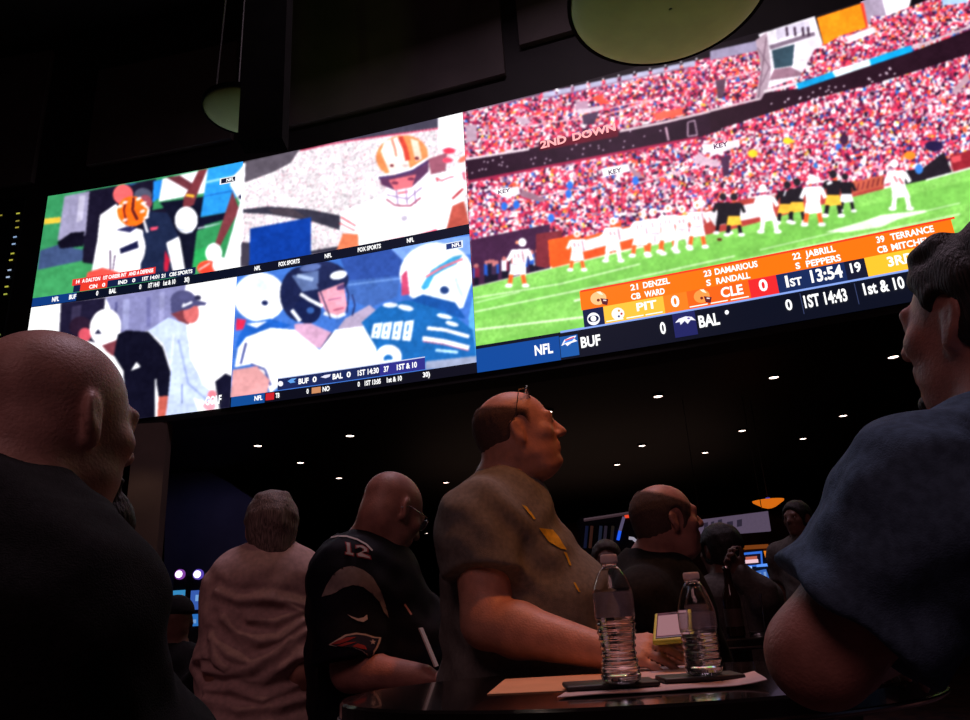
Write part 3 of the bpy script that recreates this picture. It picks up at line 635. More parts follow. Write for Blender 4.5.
def screens():
    M_HOUS = mat('led_cabinet', (.006,.006,.008), .5)
    Wh = (255,255,255)
    def screen(u0, u1, z0, z1, label):
        c = wp((u0+u1)/2, z0, 0); t = empty('video_screen', c, label, 'video screen')
        strip('led_cabinet', u0+.004, u1-.004, z0+.004, z1-.004, M_HOUS, t, off=.025, thick=.02)
        return t
    pics = {}
    for nm, fn in (('tl', paint_top_left), ('tm', paint_top_mid), ('bl', paint_low_left), ('bm', paint_low_mid), ('big', paint_big)):
        CV[:] = 0; fn(); pics[nm] = blur()
    navy = (14,22,48)
    # upper left
    t = screen(U0, U1, ZM0, ZT, 'upper left video screen showing a player in an orange helmet beside a coach in navy')
    picture('picture', U0, U1, ZM1, ZT, 200, 110, pics['tl'], t)
    tk = rect('ticker', U0, U1, ZM0, ZM1, (8,14,32), t, px=False); rect('ticker_logo_block', 34, 78, ZM0, ZM1, (14,54,120), t, off=.040)
    for s, a, b in (('NFL',54,61),('BUF',71,78),('0',98,100),('BAL',111,118),('0',141,143),('1ST 14:43',150,161),('1st & 10',165,177),('30)',186,191)): lettering('ticker_lettering', s, a, b, ZM0+.045, ZM1-.035, glow(Wh), tk)
    rect('score_banner', 74, 157, ZM1+.13, ZM1+.25, (216,52,48), t, off=.040); rect('score_bar', 75, 197, ZM1+.005, ZM1+.13, (18,30,66), t, off=.041); rect('score_block', 82, 109, ZM1+.005, ZM1+.13, (222,56,40), t, off=.043)
    for s, a, b, z in (('14',78,81.5,.16),('A DALTON',84,102,.16),('1ST CAREER INT',105,128,.16),('AND A DEFENSE',130.5,155,.16),('CIN',91,99,.03),('0',104,107,.03),('IND',120,129,.03),('0',134,137,.03),('1ST',144,150,.03),('14:01',152,161,.03),('21',163,167,.03),('CBS SPORTS',171,194,.03)): lettering('score_lettering', s, a, b, ZM1+z, ZM1+z+.065, glow(Wh), t)
    strip('league_badge_plate', U(221,8.35), U(238,8.35), 8.30, 8.42, glow((235,235,240)), t, .040); strip('league_badge', U(222.5,8.35), U(236.5,8.35), 8.315, 8.405, glow((22,26,50)), t, .043); lettering('league_badge_lettering', 'NFL', 228, 235.5, 8.33, 8.39, glow(Wh), t, off=.048)
    # upper middle
    t = screen(U1, U2, ZM0, ZT, 'upper middle video screen showing a player in a gold helmet and white jersey over confetti')
    picture('picture', U1, U2, ZM1, ZT, 230, 120, pics['tm'], t)
    tk = rect('ticker', U1, U2, ZM0, ZM1, (12,16,34), t, px=False)
    for s, a, b in (('NFL',256,262),('FOX SPORTS',280,301),('NFL',326,333),('FOX SPORTS',359,382),('NFL',408,415)): lettering('ticker_lettering', s, a, b, ZM0+.045, ZM1-.045, glow(Wh), tk)
    # lower left
    t = screen(U0, U1, ZB, ZM0, 'lower left video screen showing men in white and grey caps at a golf event')
    picture('picture', U0, U1, ZB, ZM0-.005, 200, 140, pics['bl'], t)
    zg = uv(212, 404)[1]
    lettering('channel_lettering', 'GOLF', 207, 223, zg-.02, zg+.11, glow(Wh), t); 
    for k in range(6):
        a = R_(15+k*30); cx, cy = 202, 405; mesh_obj('channel_feather', [wp(*uv(cx+math.cos(a+s)*r, cy-math.sin(a+s)*r), .045) for s, r in ((0,1.2),(-.18,3.6),(0,4.3),(.18,3.6))], [(0,1,2,3)], glow(Wh), t)
    # lower middle
    t = screen(U1, U2, ZB, ZM0, 'lower middle video screen with a player in a black helmet beside white helmets')
    picture('picture', U1, U2, ZB+.155, ZM0-.005, 230, 125, pics['bm'], t)
    tk = rect('ticker', U1, U2, ZB, ZB+.155, (8,10,24), t, px=False); rect('ticker_logo_block', 232.5, 266, ZB, ZB+.155, (14,70,140), t, off=.040)
    for s, a, b in (('NFL',256,264),('TB',277,281),('0',308,310),('NO',324,331),('0',359,361),('1ST 13:05',366,382),('1st & 10',388,403),('30)',424,431)): lettering('ticker_lettering', s, a, b, ZB+.05, ZB+.12, glow(Wh), tk)
    rect('ticker_block', 267, 275.5, ZB+.03, ZB+.14, (190,30,40), t, off=.041); rect('ticker_block', 313, 322, ZB+.04, ZB+.13, (190,130,90), t, off=.041)
    zb = ZB+.165; rect('score_bar', 279, 426, zb, zb+.18, (24,36,84), t, off=.040); rect('score_bar_end', 381, 426, zb, zb+.18, (44,44,130), t, off=.042)
    rect('score_bar_edge', 279, 426, zb+.175, zb+.19, (190,200,230), t, off=.043)
    for s, a, b in (('BUF',300,310),('0',314,318),('BAL',334,344),('0',348,352),('1ST 14:30',359,380),('37',385,390),('1ST & 10',398,418)): lettering('score_lettering', s, a, b, zb+.05, zb+.13, glow(Wh), t)
    shape('score_logo', oval(282,384.5,2.6,2.6), (235,235,245), t); shape('score_logo', [(289,382),(293,379.5),(298,379),(295,381.5),(297,383),(292,384)], (90,150,220), t); shape('score_logo', [(322,378),(326,376),(332,375),(331,377.5),(327,379)], (215,215,235), t)
    strip('league_badge_plate', U(446,6.3), U(464,6.3), 6.33, 6.45, glow((225,232,245)), t, .040); strip('league_badge', U(447.5,6.3), U(462.5,6.3), 6.345, 6.435, glow((30,50,110)), t, .043); lettering('league_badge_lettering', 'NFL', 453, 461.5, 6.36, 6.42, glow(Wh), t, off=.048)
    # the big one
    t = screen(U2, U3, ZB, ZT, 'largest video screen, on the right, with a packed stadium and orange score banner')
    zk, zr, zo, zt = 4.78, 5.03, 5.31, 4.77
    picture('picture', U2+.004, U3, 4.72, ZT, 620, 340, pics['big'], t)
    tk = rect('ticker', U2+.004, U3, ZB, 4.77, (8,14,30), t, px=False, off=.034); rect('ticker_edge', 561, 985, 4.755, 4.785, (130,160,230), t, off=.040)
    rect('ticker_logo_block', 477.5, 560.5, ZB, 4.72, (10,68,146), t, off=.040)
    b0, b1 = 4.50, 4.645
    for s, a, c, z0_, z1_ in (('NFL',535.5,553.5,b0-.005,b1-.01),('BUF',581.5,601,b0,b1),('0',660.5,666,b0+.01,b1+.02),('BAL',699,719.5,b0+.01,b1+.02),('0',785.5,792,b0+.04,b1+.03),('1ST 14:43',804,846.5,b0+.03,b1+.04),('1st & 10',863,903.5,b0+.06,b1+.06)): lettering('ticker_lettering', s, a, c, z0_, z1_, glow(Wh), tk)
    rect('ticker_team_tile', 561, 579, ZB+.03, 4.70, (24,84,160), t, off=.041); rect('ticker_team_tile', 674, 696.5, ZB+.05, 4.75, (30,34,92), t, off=.041)
    shape('ticker_team_logo', [(562,347),(565,341),(571,338),(577,336.5),(575,340),(578,342),(572,344),(568,347),(566,345)], (240,240,250), t); shape('ticker_team_logo', [(564,345),(567,341.5),(576,338.5),(573,342)], (60,130,220), t, off=.05); shape('ticker_team_logo_stripe', [(566,341),(575,338),(575,339),(566,342.3)], (230,60,80), t, off=.054)
    shape('ticker_team_logo', [(675.5,324),(679,320),(686,317.5),(692,318),(696,321.5),(691,321),(688,325),(685,322),(681,326),(680,323)], (230,230,245), t); shape('ticker_team_logo_eye', oval(689,319.6,1.4,.8), (90,60,150), t, off=.05); shape('possession_dot', oval(727,313.5,2.0,2.2), (250,250,255), t)
    for x in (801.5, 856): rect('ticker_divider', x, x+.8, ZB+.08, 4.73, (50,60,96), t, off=.042)
    pb = rect('player_banner', 581, 953, zr, zo, (248,112,14), t, off=.040); rect('banner_edge', 581, 954, zo-.015, zo+.012, (236,60,30), t, off=.043)
    cells = ((584,604.6,(16,26,66)),(604.6,664.5,(252,186,58)),(664.5,688,(238,122,30)),(688,749.7,(244,96,24)),(749.7,777.5,(228,40,44)),(777.5,845.5,(22,40,86)),(845.5,866,(20,24,46)),(866,956,(252,188,44)))
    for a, c, col in cells: rect('score_cell', a, c, zk, zr, col, t, off=.041)
    for s, a, c, row in (('21',631,638.5,1),('DENZEL',643.5,670,1),('CB',631.5,641,0),('WARD',645,665,0),('23',704,711.5,1),('DAMARIOUS',715,757.5,1),('S',706.5,711,0),('RANDALL',716.5,750,0),
                         ('22',792.5,800.5,1),('JABRILL',805,835,1),('S',795.5,800,0),('PEPPERS',806,840.5,0),('39',876,884,1),('TERRANCE',890,933,1),('CB',877,887,0),('MITCHELL',891,934,0)):
        z = (5.062, 5.195)[row]; lettering('player_lettering', s, a, c, z-.008, z+.074, glow(Wh), pb)
    for s, a, c, zz0, zz1 in (('PIT',637,657,4.88,4.99),('0',671.5,679.5,4.85,5.0),('CLE',721,743,4.86,4.99),('0',759,767.5,4.85,5.0),('1',785.5,788.3,4.84,4.99),('ST',790,802,4.84,4.94),('13:54',810.5,842,4.84,5.0),('19',850,860.5,4.87,4.99),('3RD',887,914,4.86,4.98)): lettering('score_lettering', s, a, c, zz0, zz1, glow(Wh), pb)
    for a, c in ((607,624),(627,644),(646,663),(690,708),(711,728),(731,749)): rect('timeout_bar', a, c, 4.80, 4.815, (255,250,240), t, off=.045)
    shape('network_eye', oval(594.2,320,6.3,6.3), (245,245,250), t); shape('network_eye', oval(594.2,320,5.4,3.4,rot=-8), (16,26,66), t, off=.05); shape('network_eye', oval(594.2,320,2.8,2.9), (245,245,250), t, off=.055)
    shape('team_roundel', oval(618.5,315,6.4,6.2), (240,238,236), t); 
    for dx, dy, col in ((1,-3,(200,150,60)),(3.6,0,(190,60,50)),(1,2.6,(60,70,120))): shape('team_roundel_mark', oval(618.5+dx,315+dy,1.2,1.2,8), col, t, off=.05)
    for cx, cy in ((600,300.5),(703,298.5)):
        shape('team_helmet', oval(cx-1,cy-1,8.0,6.6,rot=-10), (255,190,130) if cx < 650 else (255,150,70), t); shape('team_helmet_stripe', [(cx-3,cy-7.4),(cx+1,cy-7.8),(cx+4,cy-4),(cx,cy-5)], (255,235,210), t, off=.05); shape('team_helmet_mask', [(cx+1,cy-1),(cx+9,cy),(cx+8,cy+6),(cx+3,cy+5)], (90,30,40), t, off=.05); shape('team_helmet_bar', [(cx+4,cy+.5),(cx+7,cy+.8),(cx+7,cy+2),(cx+4,cy+1.8)], (240,220,215), t, off=.055); shape('team_helmet_ear', oval(cx-1,cy+1,1.6,1.6,8), (120,40,30), t, off=.05)
    za = uv(555, 141)[1]
    lettering('stadium_board_lettering', '2ND', 541, 567, za-.10, za+.02, glow((255,170,170)), t, bold=.04); lettering('stadium_board_lettering', 'DOWN', 573, 616, za-.10, za+.02, glow((255,170,170)), t, bold=.04)
    lettering('stadium_sign_lettering', 'KEY', 609, 622, uv(615,172.5)[1]-.04, uv(615,172.5)[1]+.03, glow((90,60,90)), t); lettering('stadium_sign_lettering', 'KEY', 499, 511, uv(505,192)[1]-.04, uv(505,192)[1]+.02, glow((90,60,90)), t); lettering('stadium_sign_lettering', 'KEY', 714, 728, uv(721,146.5)[1]-.04, uv(721,146.5)[1]+.03, glow((90,60,90)), t)
    # LED odds board at the far left
    t = empty('odds_board', wp(-9.6, 4.5, 0), 'dark board with a column of tiny yellow and white lit digits at the far left', 'display board')
    strip('board_panel', -11.2, -8.0, 4.5, 8.75, mat('board_panel', (.006,.006,.008), .5), t, off=.05, thick=.04)
    for x, y, col in ((20.5,215,(190,190,70)),(20,222.5,(150,140,60)),(19.5,229,(170,160,60)),(17.5,238.5,(150,180,220)),(16.2,245.5,(160,190,230)),(15,255,(190,190,70)),(13.5,261.5,(190,180,70)),(12,271.5,(170,190,220)),(10.5,278.5,(190,210,240)),(9.2,288,(190,190,70)),(8,295.5,(170,180,70)),(3,217,(150,140,50)),(1.2,336,(150,170,90))):
        u, z = uv(x, y); strip('lit_digits', u-.035, u+.035, z-.014, z+.014, glow(col, .9), t, .06, n=1)
    u, z = uv(1.5, 343); lettering('lit_numerals', '25', u-.12, u+.05, z-.06, z+.06, glow((190,225,40), 1.0), t, off=.06, px=False)
screens()
# ------------------------------------------------------------------ people
def nrm(v): v = np.array(v, float); return v / np.linalg.norm(v)
def frame(az, pitch=0.0, roll=0.0):
    """rows: right, forward, up of something facing azimuth az (deg, right of +Y); pitch > 0 looks up"""
    a, p, q = R_(az), R_(pitch), R_(roll)
    f = np.array([math.sin(a)*math.cos(p), math.cos(a)*math.cos(p), math.sin(p)]); r = np.array([math.cos(a), -math.sin(a), 0.0]); u = np.cross(r, f)
    return np.array([r*math.cos(q)+u*math.sin(q), f, u*math.cos(q)-r*math.sin(q)])
M_EYE = mat('eye_white', (.6,.55,.52), .3, noise=.02); M_IRIS = mat('eye_iris', (.03,.02,.015), .2, noise=.02)
def skin_mat(name, c): 
    m = mat(name, c, .48, noise=.14, scale=28, bump=.25, bscale=220); m.node_tree.nodes['Principled BSDF'].inputs['Subsurface Weight'].default_value = .0; return m
def add_head(S, c, F, s=1.0, fat=0.0, k=.014, nose=1.0, neck=None, nr=.060, ears=True):
    P = lambda x, y, z: np.array(c) + s*(x*F[0] + y*F[1] + z*F[2])
    S.ell(P(0,-.014,.030), np.array([.077,.100,.087])*s, F, k)
    S.ell(P(0,-.040,-.015), np.array([.066,.062,.062])*s, F, k)
    S.ell(P(0,.034,-.018), np.array([.063+fat*.3,.060,.082])*s, F, k)
    S.ell(P(0,.026,-.068), np.array([.056+fat,.058+fat*.3,.044+fat*.3])*s, F, k)
    S.ell(P(0,.074,-.092), np.array([.025,.022,.019])*s, F, k)
    if fat > 0: S.ell(P(0,.030,-.104), np.array([.046+fat,.046,.030])*s, F, .02)
    for q in (-1, 1):
        S.ell(P(q*.041,.058,-.018), np.array([.024,.025,.022])*s, F, k)
        S.ell(P(q*.031,.098,.010), np.array([.018,.014,.012])*s, F, .008, sub=True)
        S.ell(P(q*.031,.078,.008), np.array([.0145,.0135,.0125])*s, F, .005)
    S.cap(P(-.036,.083,.027), P(.036,.083,.027), .011*s, .011*s, .012)
    S.cap(P(0,.088,.020), P(0,.090+.022*nose,-.020), .008*s, .0135*s*nose, .008)
    for q in (-1, 1): S.ell(P(q*.013,.096,-.026), np.array([.0095,.012,.009])*s, F, .006)
    S.cap(P(-.018,.089,-.050), P(.018,.089,-.050), .0085*s, None, .008); S.cap(P(-.015,.088,-.064), P(.015,.088,-.064), .0085*s, None, .008)
    S.cap(P(-.022,.101,-.0575), P(.022,.101,-.0575), .0022*s, None, .003, sub=True)
    if ears:
        for q in (-1, 1):
            ca, sa = math.cos(.22), math.sin(.22); u2 = F[2]*ca - F[1]*sa; f2 = F[1]*ca + F[2]*sa; cb, sb = math.cos(.35*q), math.sin(.35*q); tilt = np.array([F[0]*cb + f2*sb, f2*cb - F[0]*sb, u2])
            S.ell(P(q*.080,-.012,-.004), np.array([.0075,.0175,.031])*s, tilt, .006)
            S.ell(P(q*.088,-.008,-.001), np.array([.0060,.009,.018])*s, tilt, .004, sub=True)
            S.ell(P(q*.077,-.004,-.031), np.array([.006,.008,.010])*s, F, .005)
    if neck is not None: S.cap(P(0,-.030,-.050), neck, nr*.96, nr*1.06, .03)
def eyes(c, F, s, parent):
    P = lambda x, y, z: np.array(c) + s*(x*F[0] + y*F[1] + z*F[2])
    for q in (-1, 1):
        e = MB().lathe(P(q*.031,.079,.0085)-F[2]*.012*s, [(.0001,0)]+[(.012*s*math.sin(t), .012*s*(1-math.cos(t))) for t in np.linspace(.3,2.84,9)]+[(.0001,.024*s)], 16, F[2]).build('eye', M_EYE, parent, smooth=True)
        MB().lathe(P(q*.031,.0895,.0085), [(.0052*s,0),(.0045*s,.0018*s),(.0001,.0024*s)], 14, F[1]).build('iris', M_IRIS, e)
def add_hand(S, wrist, d, nrm_, side=1, curl=(35,40,45,50), L=1.0, thumb=25, spread=4):
    """wrist point, direction of the fingers, palm normal (out of the palm); side = +1 thumb on (d x n) side"""
    d = nrm(d); n = nrm(np.array(nrm_) - d*(np.array(nrm_) @ d)); w = np.cross(d, n)*side
    P = lambda a, b, c: np.array(wrist) + L*(a*d + b*w + c*n)
    S.ell(P(.045,0,0), np.array([.052,.040,.016])*L, np.array([d, w, n]), .012)
    S.cap(P(.01,.020,0), P(.085,.030,0), .013*L, .0105*L, .012); S.cap(P(.01,-.015,0), P(.080,-.030,0), .013*L, .010*L, .012)
    for i, (b, ln, r) in enumerate(((.031,.072,.0092),(.011,.080,.0095),(-.010,.074,.009),(-.030,.058,.0078))):
        a = R_(curl[i]*.6); sp = R_(spread*(1.5-i)); p = P(.085 - abs(i-1)*.004, b, 0); dirv = nrm(d*math.cos(sp)+w*math.sin(sp)); pts = [P(.050, b*.8, 0), p]
        for seg, fr in ((.46,1.0),(.30,1.9),(.24,2.5)):
            ang = a*fr; p = p + L*ln*seg*(dirv*math.cos(ang) + n*math.sin(ang)); pts.append(p)
        S.chain(pts, [r*1.05*L, r*1.08*L, r*L, r*.92*L, r*.78*L], .005)
    t = R_(thumb); p0 = P(.018,.026,.006); p1 = p0 + L*.034*nrm(d*.75+w*.65+n*.3); p2 = p1 + L*.032*nrm(d*math.cos(t)+w*.35+n*.45*math.sin(t)+n*.2); p3 = p2 + L*.026*nrm(d+n*.3*math.sin(t)*2)
    S.chain([p0,p1,p2,p3], [.015*L,.0125*L,.0105*L,.0085*L], .008)

def hair_cap(c, F, s, m, parent, name='hair', grow=.006, cuts=(), vox=.004, extra=(), rip=.0015, freq=260.0, keep_ears=True, r=(.077,.100,.087), fade=0):
    P = lambda x, y, z: np.array(c) + s*(x*F[0] + y*F[1] + z*F[2])
    S = SDF(np.array(c)-.19*s, np.array(c)+.19*s, vox)
    S.ell(P(0,-.014,.030), (np.array(r)+grow)*s, F, .01); S.ell(P(0,-.040,-.018), (np.array([.066,.062,.062])+grow)*s, F, .02); S.ell(P(0,.010,.0), (np.array([.062,.062,.08])+grow)*s, F, .02)
    for (pc, pr) in extra: S.ell(P(*pc), np.array(pr)*s, F, .012)
    for (pp, pn) in cuts: S.cut(P(*pp), pn[0]*F[0]+pn[1]*F[1]+pn[2]*F[2], .008)
    if keep_ears:
        for q in (-1, 1): S.ell(P(q*.085,.004,-.008), np.array([.03,.026,.042])*s, F, .008, sub=True)
    if rip:
        S.ripple(lumps(rip, freq))
    o = S.build(name, m, parent, relax=1)
    if fade:
        me = o.data; off = _wloc(o); V = np.array([tuple(v.co) for v in me.vertices]) + off; d = np.full(len(V), -9.0)
        for (pp, pn) in cuts:
            n = pn[0]*F[0]+pn[1]*F[1]+pn[2]*F[2]; n = n/np.linalg.norm(n); d = np.maximum(d, (V - P(*pp)) @ n)
        at = me.attributes.new('fade', 'FLOAT', 'POINT'); at.data.foreach_set('value', np.clip(-d/fade, 0, 1).astype(np.float32))
    return o

def person(loc_xy, head, F, body, label, group=None, vox=.006, cat='person'):
    """body: dict of joints (world). Builds skin, shirt, trousers, shoes and returns the root."""
    b = body; root = empty('person', (loc_xy[0], loc_xy[1], 0), label, cat, group)
    T = frame(b['az']); R, Fw = T[0], T[1]; Up = np.array([0,0,1.0])
    nk = np.array(b['neck']); pel = np.array(b['pelvis']); ax = nk - pel; H = np.linalg.norm(ax); ua = ax/H
    rgt = nrm(R - ua*(R @ ua)); fw = np.cross(ua, rgt); fw = fw if fw @ Fw > 0 else -fw; TF = np.array([rgt, fw, ua])
    w = b.get('w', 1.0); dp = b.get('deep', 1.0); belly = b.get('belly', 0.0)
    TP = lambda x, y, z: pel + x*rgt + y*fw + z*H*ua
    def torso(S, g):
        S.ell(TP(0,.0,.74), (.165*w+g,.115*dp+g,.20+g), TF, .05); S.ell(TP(0,-.01,.88), (.150*w+g,.085*dp+g,.10+g), TF, .05)
        S.ell(TP(0,.015+belly*.5,.38), (.150*w+belly*.5+g,.115*dp+belly*.8+g,.21+g), TF, .06); S.ell(TP(0,0,.04), (.165*w+g,.125*dp+g,.15+g), TF, .05)
    sh = {q: np.array(b['sh'+q]) for q in 'LR'}
    fist = b.get('fist', {})
    A = [head, nk, pel] + [np.array(b[j+q]) for j in ('sh','el','wr') for q in 'LR']
    lo = np.min(A, 0) - .30; hi = np.max(A, 0) + .26; lo[2] = min(pel[2]-.12, lo[2]+.15)
    S = SDF(lo, hi, vox)
    torso(S, 0)
    S.cap(nk - ua*.03, nk + ua*b.get('nup', .05) + fw*.01, b.get('nbr', .075), .062, .05)
    if b.get('s', 1): add_head(S, head, F, b.get('hs', 1.0), b.get('fat', 0), neck=nk + ua*.0, nr=b.get('nr', .062), nose=b.get('nose', 1))
    ar = b.get('arm', 1.0); FR = b.get('fore', .044)
    for q in 'LR':
        e, wr = np.array(b['el'+q]), np.array(b['wr'+q])
        S.cap(nk - ua*.03, sh[q], .060, .055*ar, .05); S.cap(sh[q], e, .057*ar, .046*ar, .03)
        m_ = e + (wr-e)*.28; S.cap(e, m_, .044*ar, FR*ar, .02); S.cap(m_, wr, FR*ar, .030*ar**.5, .02)
        hd = b.get('hand'+q, (wr-e, (0,0,-1), 1)); add_hand(S, wr, hd[0], hd[1], hd[2], *hd[3:])
    body_o = S.build('body', b['skin'], root)
    # shirt
    g = b.get('loose', .014)
    lo2 = np.min([nk, pel, sh['L'], sh['R'], np.array(b['elL']), np.array(b['elR'])] + ([np.array(b['wrL']), np.array(b['wrR'])] if b.get('sleeve', .6) > 1 else []), 0) - .26
    hi2 = np.max([nk, pel, sh['L'], sh['R'], np.array(b['elL']), np.array(b['elR'])] + ([np.array(b['wrL']), np.array(b['wrR'])] if b.get('sleeve', .6) > 1 else []), 0) + .24; lo2[2] = pel[2]-.14
    C = SDF(lo2, hi2, b.get('cvox', vox)); sl = b.get('sleeve', .62); flare = b.get('flare', .014)
    for q in 'LR':
        e, wr = np.array(b['el'+q]), np.array(b['wr'+q])
        if sl <= 1:
            end = sh[q] + (e-sh[q])*sl; ext = end + (end-sh[q])*.15
            C.cap(sh[q], ext, .064*ar+g, .050*ar+g+flare, .03); C.cut(end, e-sh[q], .006, np.minimum(end, e)-.16, np.maximum(end, e)+.16)
    for q in 'LR':
        e, wr = np.array(b['el'+q]), np.array(b['wr'+q])
        if sl > 1: C.chain([sh[q], e, e+(wr-e)*min(sl-1, .95)], [.060*ar+g, .050*ar+g, .036*ar+g*.8], .03)
        C.cap(nk - ua*.035, sh[q], .072+g, .066*ar+g, .06)
    torso(C, g)
    C.cap(nk - ua*.06, nk + ua*b.get('collar', .005), .080+g*.5, .072+g*.3, .04)
    for (a_, b_, r_, k_) in b.get('folds', ()): C.cap(a_, b_, r_, None, k_)
    for (a_, r_, k_) in b.get('lumps', ()): C.ell(a_, r_, None, k_)
    am = b.get('ripple', .0025)
    def wav(x, y, z):
        return am*(np.sin(38*z + 14*x + 3*np.sin(11*x+7*y)) * np.sin(13*x-9*y+2.2*np.sin(8*z)) + .6*np.sin(70*z-30*y+25*x+2*np.sin(20*x))*np.sin(9*z+11*x))
    C.ripple(wav); C.ripple(lumps(am*.9, 34, 5)); C.ripple(lumps(am*.35, 95, 6))
    # open the neck
    hole = nk + ua*.02 + fw*b.get('vneck', .012)
    C.cap(hole - ua*.0, hole + ua*.12 - 0*fw, b.get('nhole', .066), b.get('nhole', .066)+.02, .006, sub=True)
    shirt = C.build('shirt', b['cloth'], root)
    # trousers and shoes down to the floor
    if b.get('legs', True):
        L = SDF([pel[0]-.42, pel[1]-.42, 0.0], [pel[0]+.42, pel[1]+.42, pel[2]+.16], .013); fx = np.array(loc_xy); 
        L.ell(pel+Up*.0, (.160*w+.018,.125*dp+.018,.13), np.array([R, Fw, Up]), .04)
        for q in (-1, 1):
            hp = pel + R*.095*q*w - Up*.06; ft = np.array([fx[0], fx[1], .07]) + R*.12*q; kn = (hp+ft)/2 + Fw*.03
            L.chain([hp, kn, ft], [.095*w, .070, .062], .03)
        L.cut((0,0,.05), (0,0,-1)); L.build('trousers', b.get('pants', M_DENIM), root)
        for q in (-1, 1):
            ft = np.array([fx[0], fx[1], .0]) + R*.12*q
            Z = SDF(ft-.24, ft+.24, .012); Z.ell(ft+Up*.045+Fw*.03, (.052,.05,.05), np.array([R,Fw,Up]), .03); Z.ell(ft+Up*.035+Fw*.11, (.05,.10,.042), np.array([R,Fw,Up]), .04); Z.ell(ft+Up*.035-Fw*.03, (.045,.06,.04), np.array([R,Fw,Up]), .03)
            Z.cut((0,0,.004), (0,0,-1)); Z.build('shoe', M_SHOE, root)
    return root, body_o, shirt, TP, TF
M_DENIM = mat('dark_trousers', (.02,.022,.03), .9, noise=.2, scale=60); M_SHOE = mat('black_shoe', (.012,.012,.012), .5)

def bvh(o):
    m = o.matrix_world if False else Matrix.Translation(Vector(_wloc(o))); me = o.data
    return BVHTree.FromPolygons([m @ v.co for v in me.vertices], [tuple(p.vertices) for p in me.polygons])
def _wloc(o):
    l = np.zeros(3)
    while o is not None: l = l + np.array(o.location); o = o.parent
    return l
def decal(name, poly, target, m, parent, off=.0025, step=1.2):
    """a print on the cloth: the outline is laid over the cloth's surface and follows it"""
    T = bvh(target); bm = bmesh.new(); xs = [p[0] for p in poly]; ys = [p[1] for p in poly]
    vs = [bm.verts.new((x, y, 0)) for x, y in poly]; bm.faces.new(vs)
    for ax, lo, hi in ((0, min(xs), max(xs)), (1, min(ys), max(ys))):
        t = lo + step
        while t < hi:
            n = (1,0,0) if ax == 0 else (0,1,0); p = (t,0,0) if ax == 0 else (0,t,0)
            bmesh.ops.bisect_plane(bm, geom=bm.verts[:]+bm.edges[:]+bm.faces[:], plane_co=p, plane_no=n); t += step
    bmesh.ops.triangulate(bm, faces=bm.faces[:]); bm.verts.index_update(); P = []; bad = set()
    for v in bm.verts:
        r = Vector(ray(v.co.x, v.co.y)).normalized(); h = T.ray_cast(Vector(CAM), r)
        if h[0] is None: bad.add(v.index); P.append((0,0,0)); continue
        n = h[1] if h[1].dot(r) < 0 else -h[1]; P.append(tuple(h[0] + n*off))
    F = [tuple(q.index for q in f.verts) for f in bm.faces if not any(q.index in bad for q in f.verts)]; bm.free()
    used = sorted({i for f in F for i in f}); mp = {i: k for k, i in enumerate(used)}
    if not F: return None
    return mesh_obj(name, [P[i] for i in used], [tuple(mp[i] for i in f) for f in F], m, parent, smooth=True)
def ribbon(pts, w):
    pts = [np.array(p, float) for p in pts]; L = []; R = []
    for i, p in enumerate(pts):
        t = pts[min(i+1, len(pts)-1)] - pts[max(i-1, 0)]; t = t/np.linalg.norm(t); n = np.array([-t[1], t[0]]); ww = w if not isinstance(w, (list, tuple)) else w[i]
        L.append(tuple(p+n*ww/2)); R.append(tuple(p-n*ww/2))
    return L + R[::-1]

SK_RED = skin_mat('skin_ruddy', (.42,.20,.16)); SK_TAN = skin_mat('skin_tan', (.50,.26,.19)); SK_PALE = skin_mat('skin_pale', (.50,.29,.25)); SK_BROWN = skin_mat('skin_brown', (.16,.08,.06))
M_JACKET = mat('black_knit', (.006,.006,.007), .95, noise=.4, scale=120, bump=.5, bscale=500, spec=.2)
M_TEAL = mat('blue_grey_tee', (.075,.135,.215), .92, noise=.22, scale=90, bump=.3, bscale=500, spec=.2)
M_GTEE = mat('grey_tee', (.17,.175,.165), .92, noise=.14, scale=90, bump=.3, bscale=500, spec=.2)
M_JERSEY = mat('navy_jersey', (.006,.007,.014), .7, noise=.2, scale=120, bump=.3, bscale=600, spec=.15)
M_MAUVE = mat('pale_shirt', (.60,.42,.40), .9, noise=.12, scale=60, bump=.25, bscale=400, spec=.2)
M_BLKTEE = mat('black_tee', (.010,.010,.011), .95, noise=.3, scale=80, spec=.2)
M_GREYSH = mat('dim_grey_shirt', (.10,.09,.085), .95, noise=.2, scale=60, spec=.2)
M_HBLACK = strands(mat('black_hair', (.007,.005,.005), .6, noise=.4, scale=60, bump=1.0, bscale=60))
M_HBROWN = mat('brown_hair', (.045,.026,.018), .6, noise=.35, scale=220, bump=.6, bscale=700)
M_HGREY = strands(mat('grey_hair', (.22,.17,.155), .6, noise=.6, scale=60, bump=1.0, bscale=70))
M_HBUZZ = mat('buzzed_hair', (.075,.045,.036), .85, noise=.3, scale=300, bump=.5, bscale=900)
def _fade(m):
    nt = m.node_tree; b = nt.nodes['Principled BSDF']; at = nt.nodes.new('ShaderNodeAttribute'); at.attribute_name = 'fade'; nz = nt.nodes.new('ShaderNodeTexNoise'); nz.inputs['Scale'].default_value = 500; tc = nt.nodes.new('ShaderNodeTexCoord')
    a = nt.nodes.new('ShaderNodeMath'); a.operation = 'MULTIPLY_ADD'; a.inputs[1].default_value = 1.5; nt.links.new(tc.outputs['Object'], nz.inputs['Vector']); nt.links.new(at.outputs['Fac'], a.inputs[0]); s = nt.nodes.new('ShaderNodeMath'); s.operation = 'SUBTRACT'; s.inputs[1].default_value = .55; nt.links.new(nz.outputs['Fac'], s.inputs[0]); nt.links.new(s.outputs[0], a.inputs[2])
    a.use_clamp = True; nt.links.new(a.outputs[0], b.inputs['Alpha'])
_fade(M_HBUZZ)
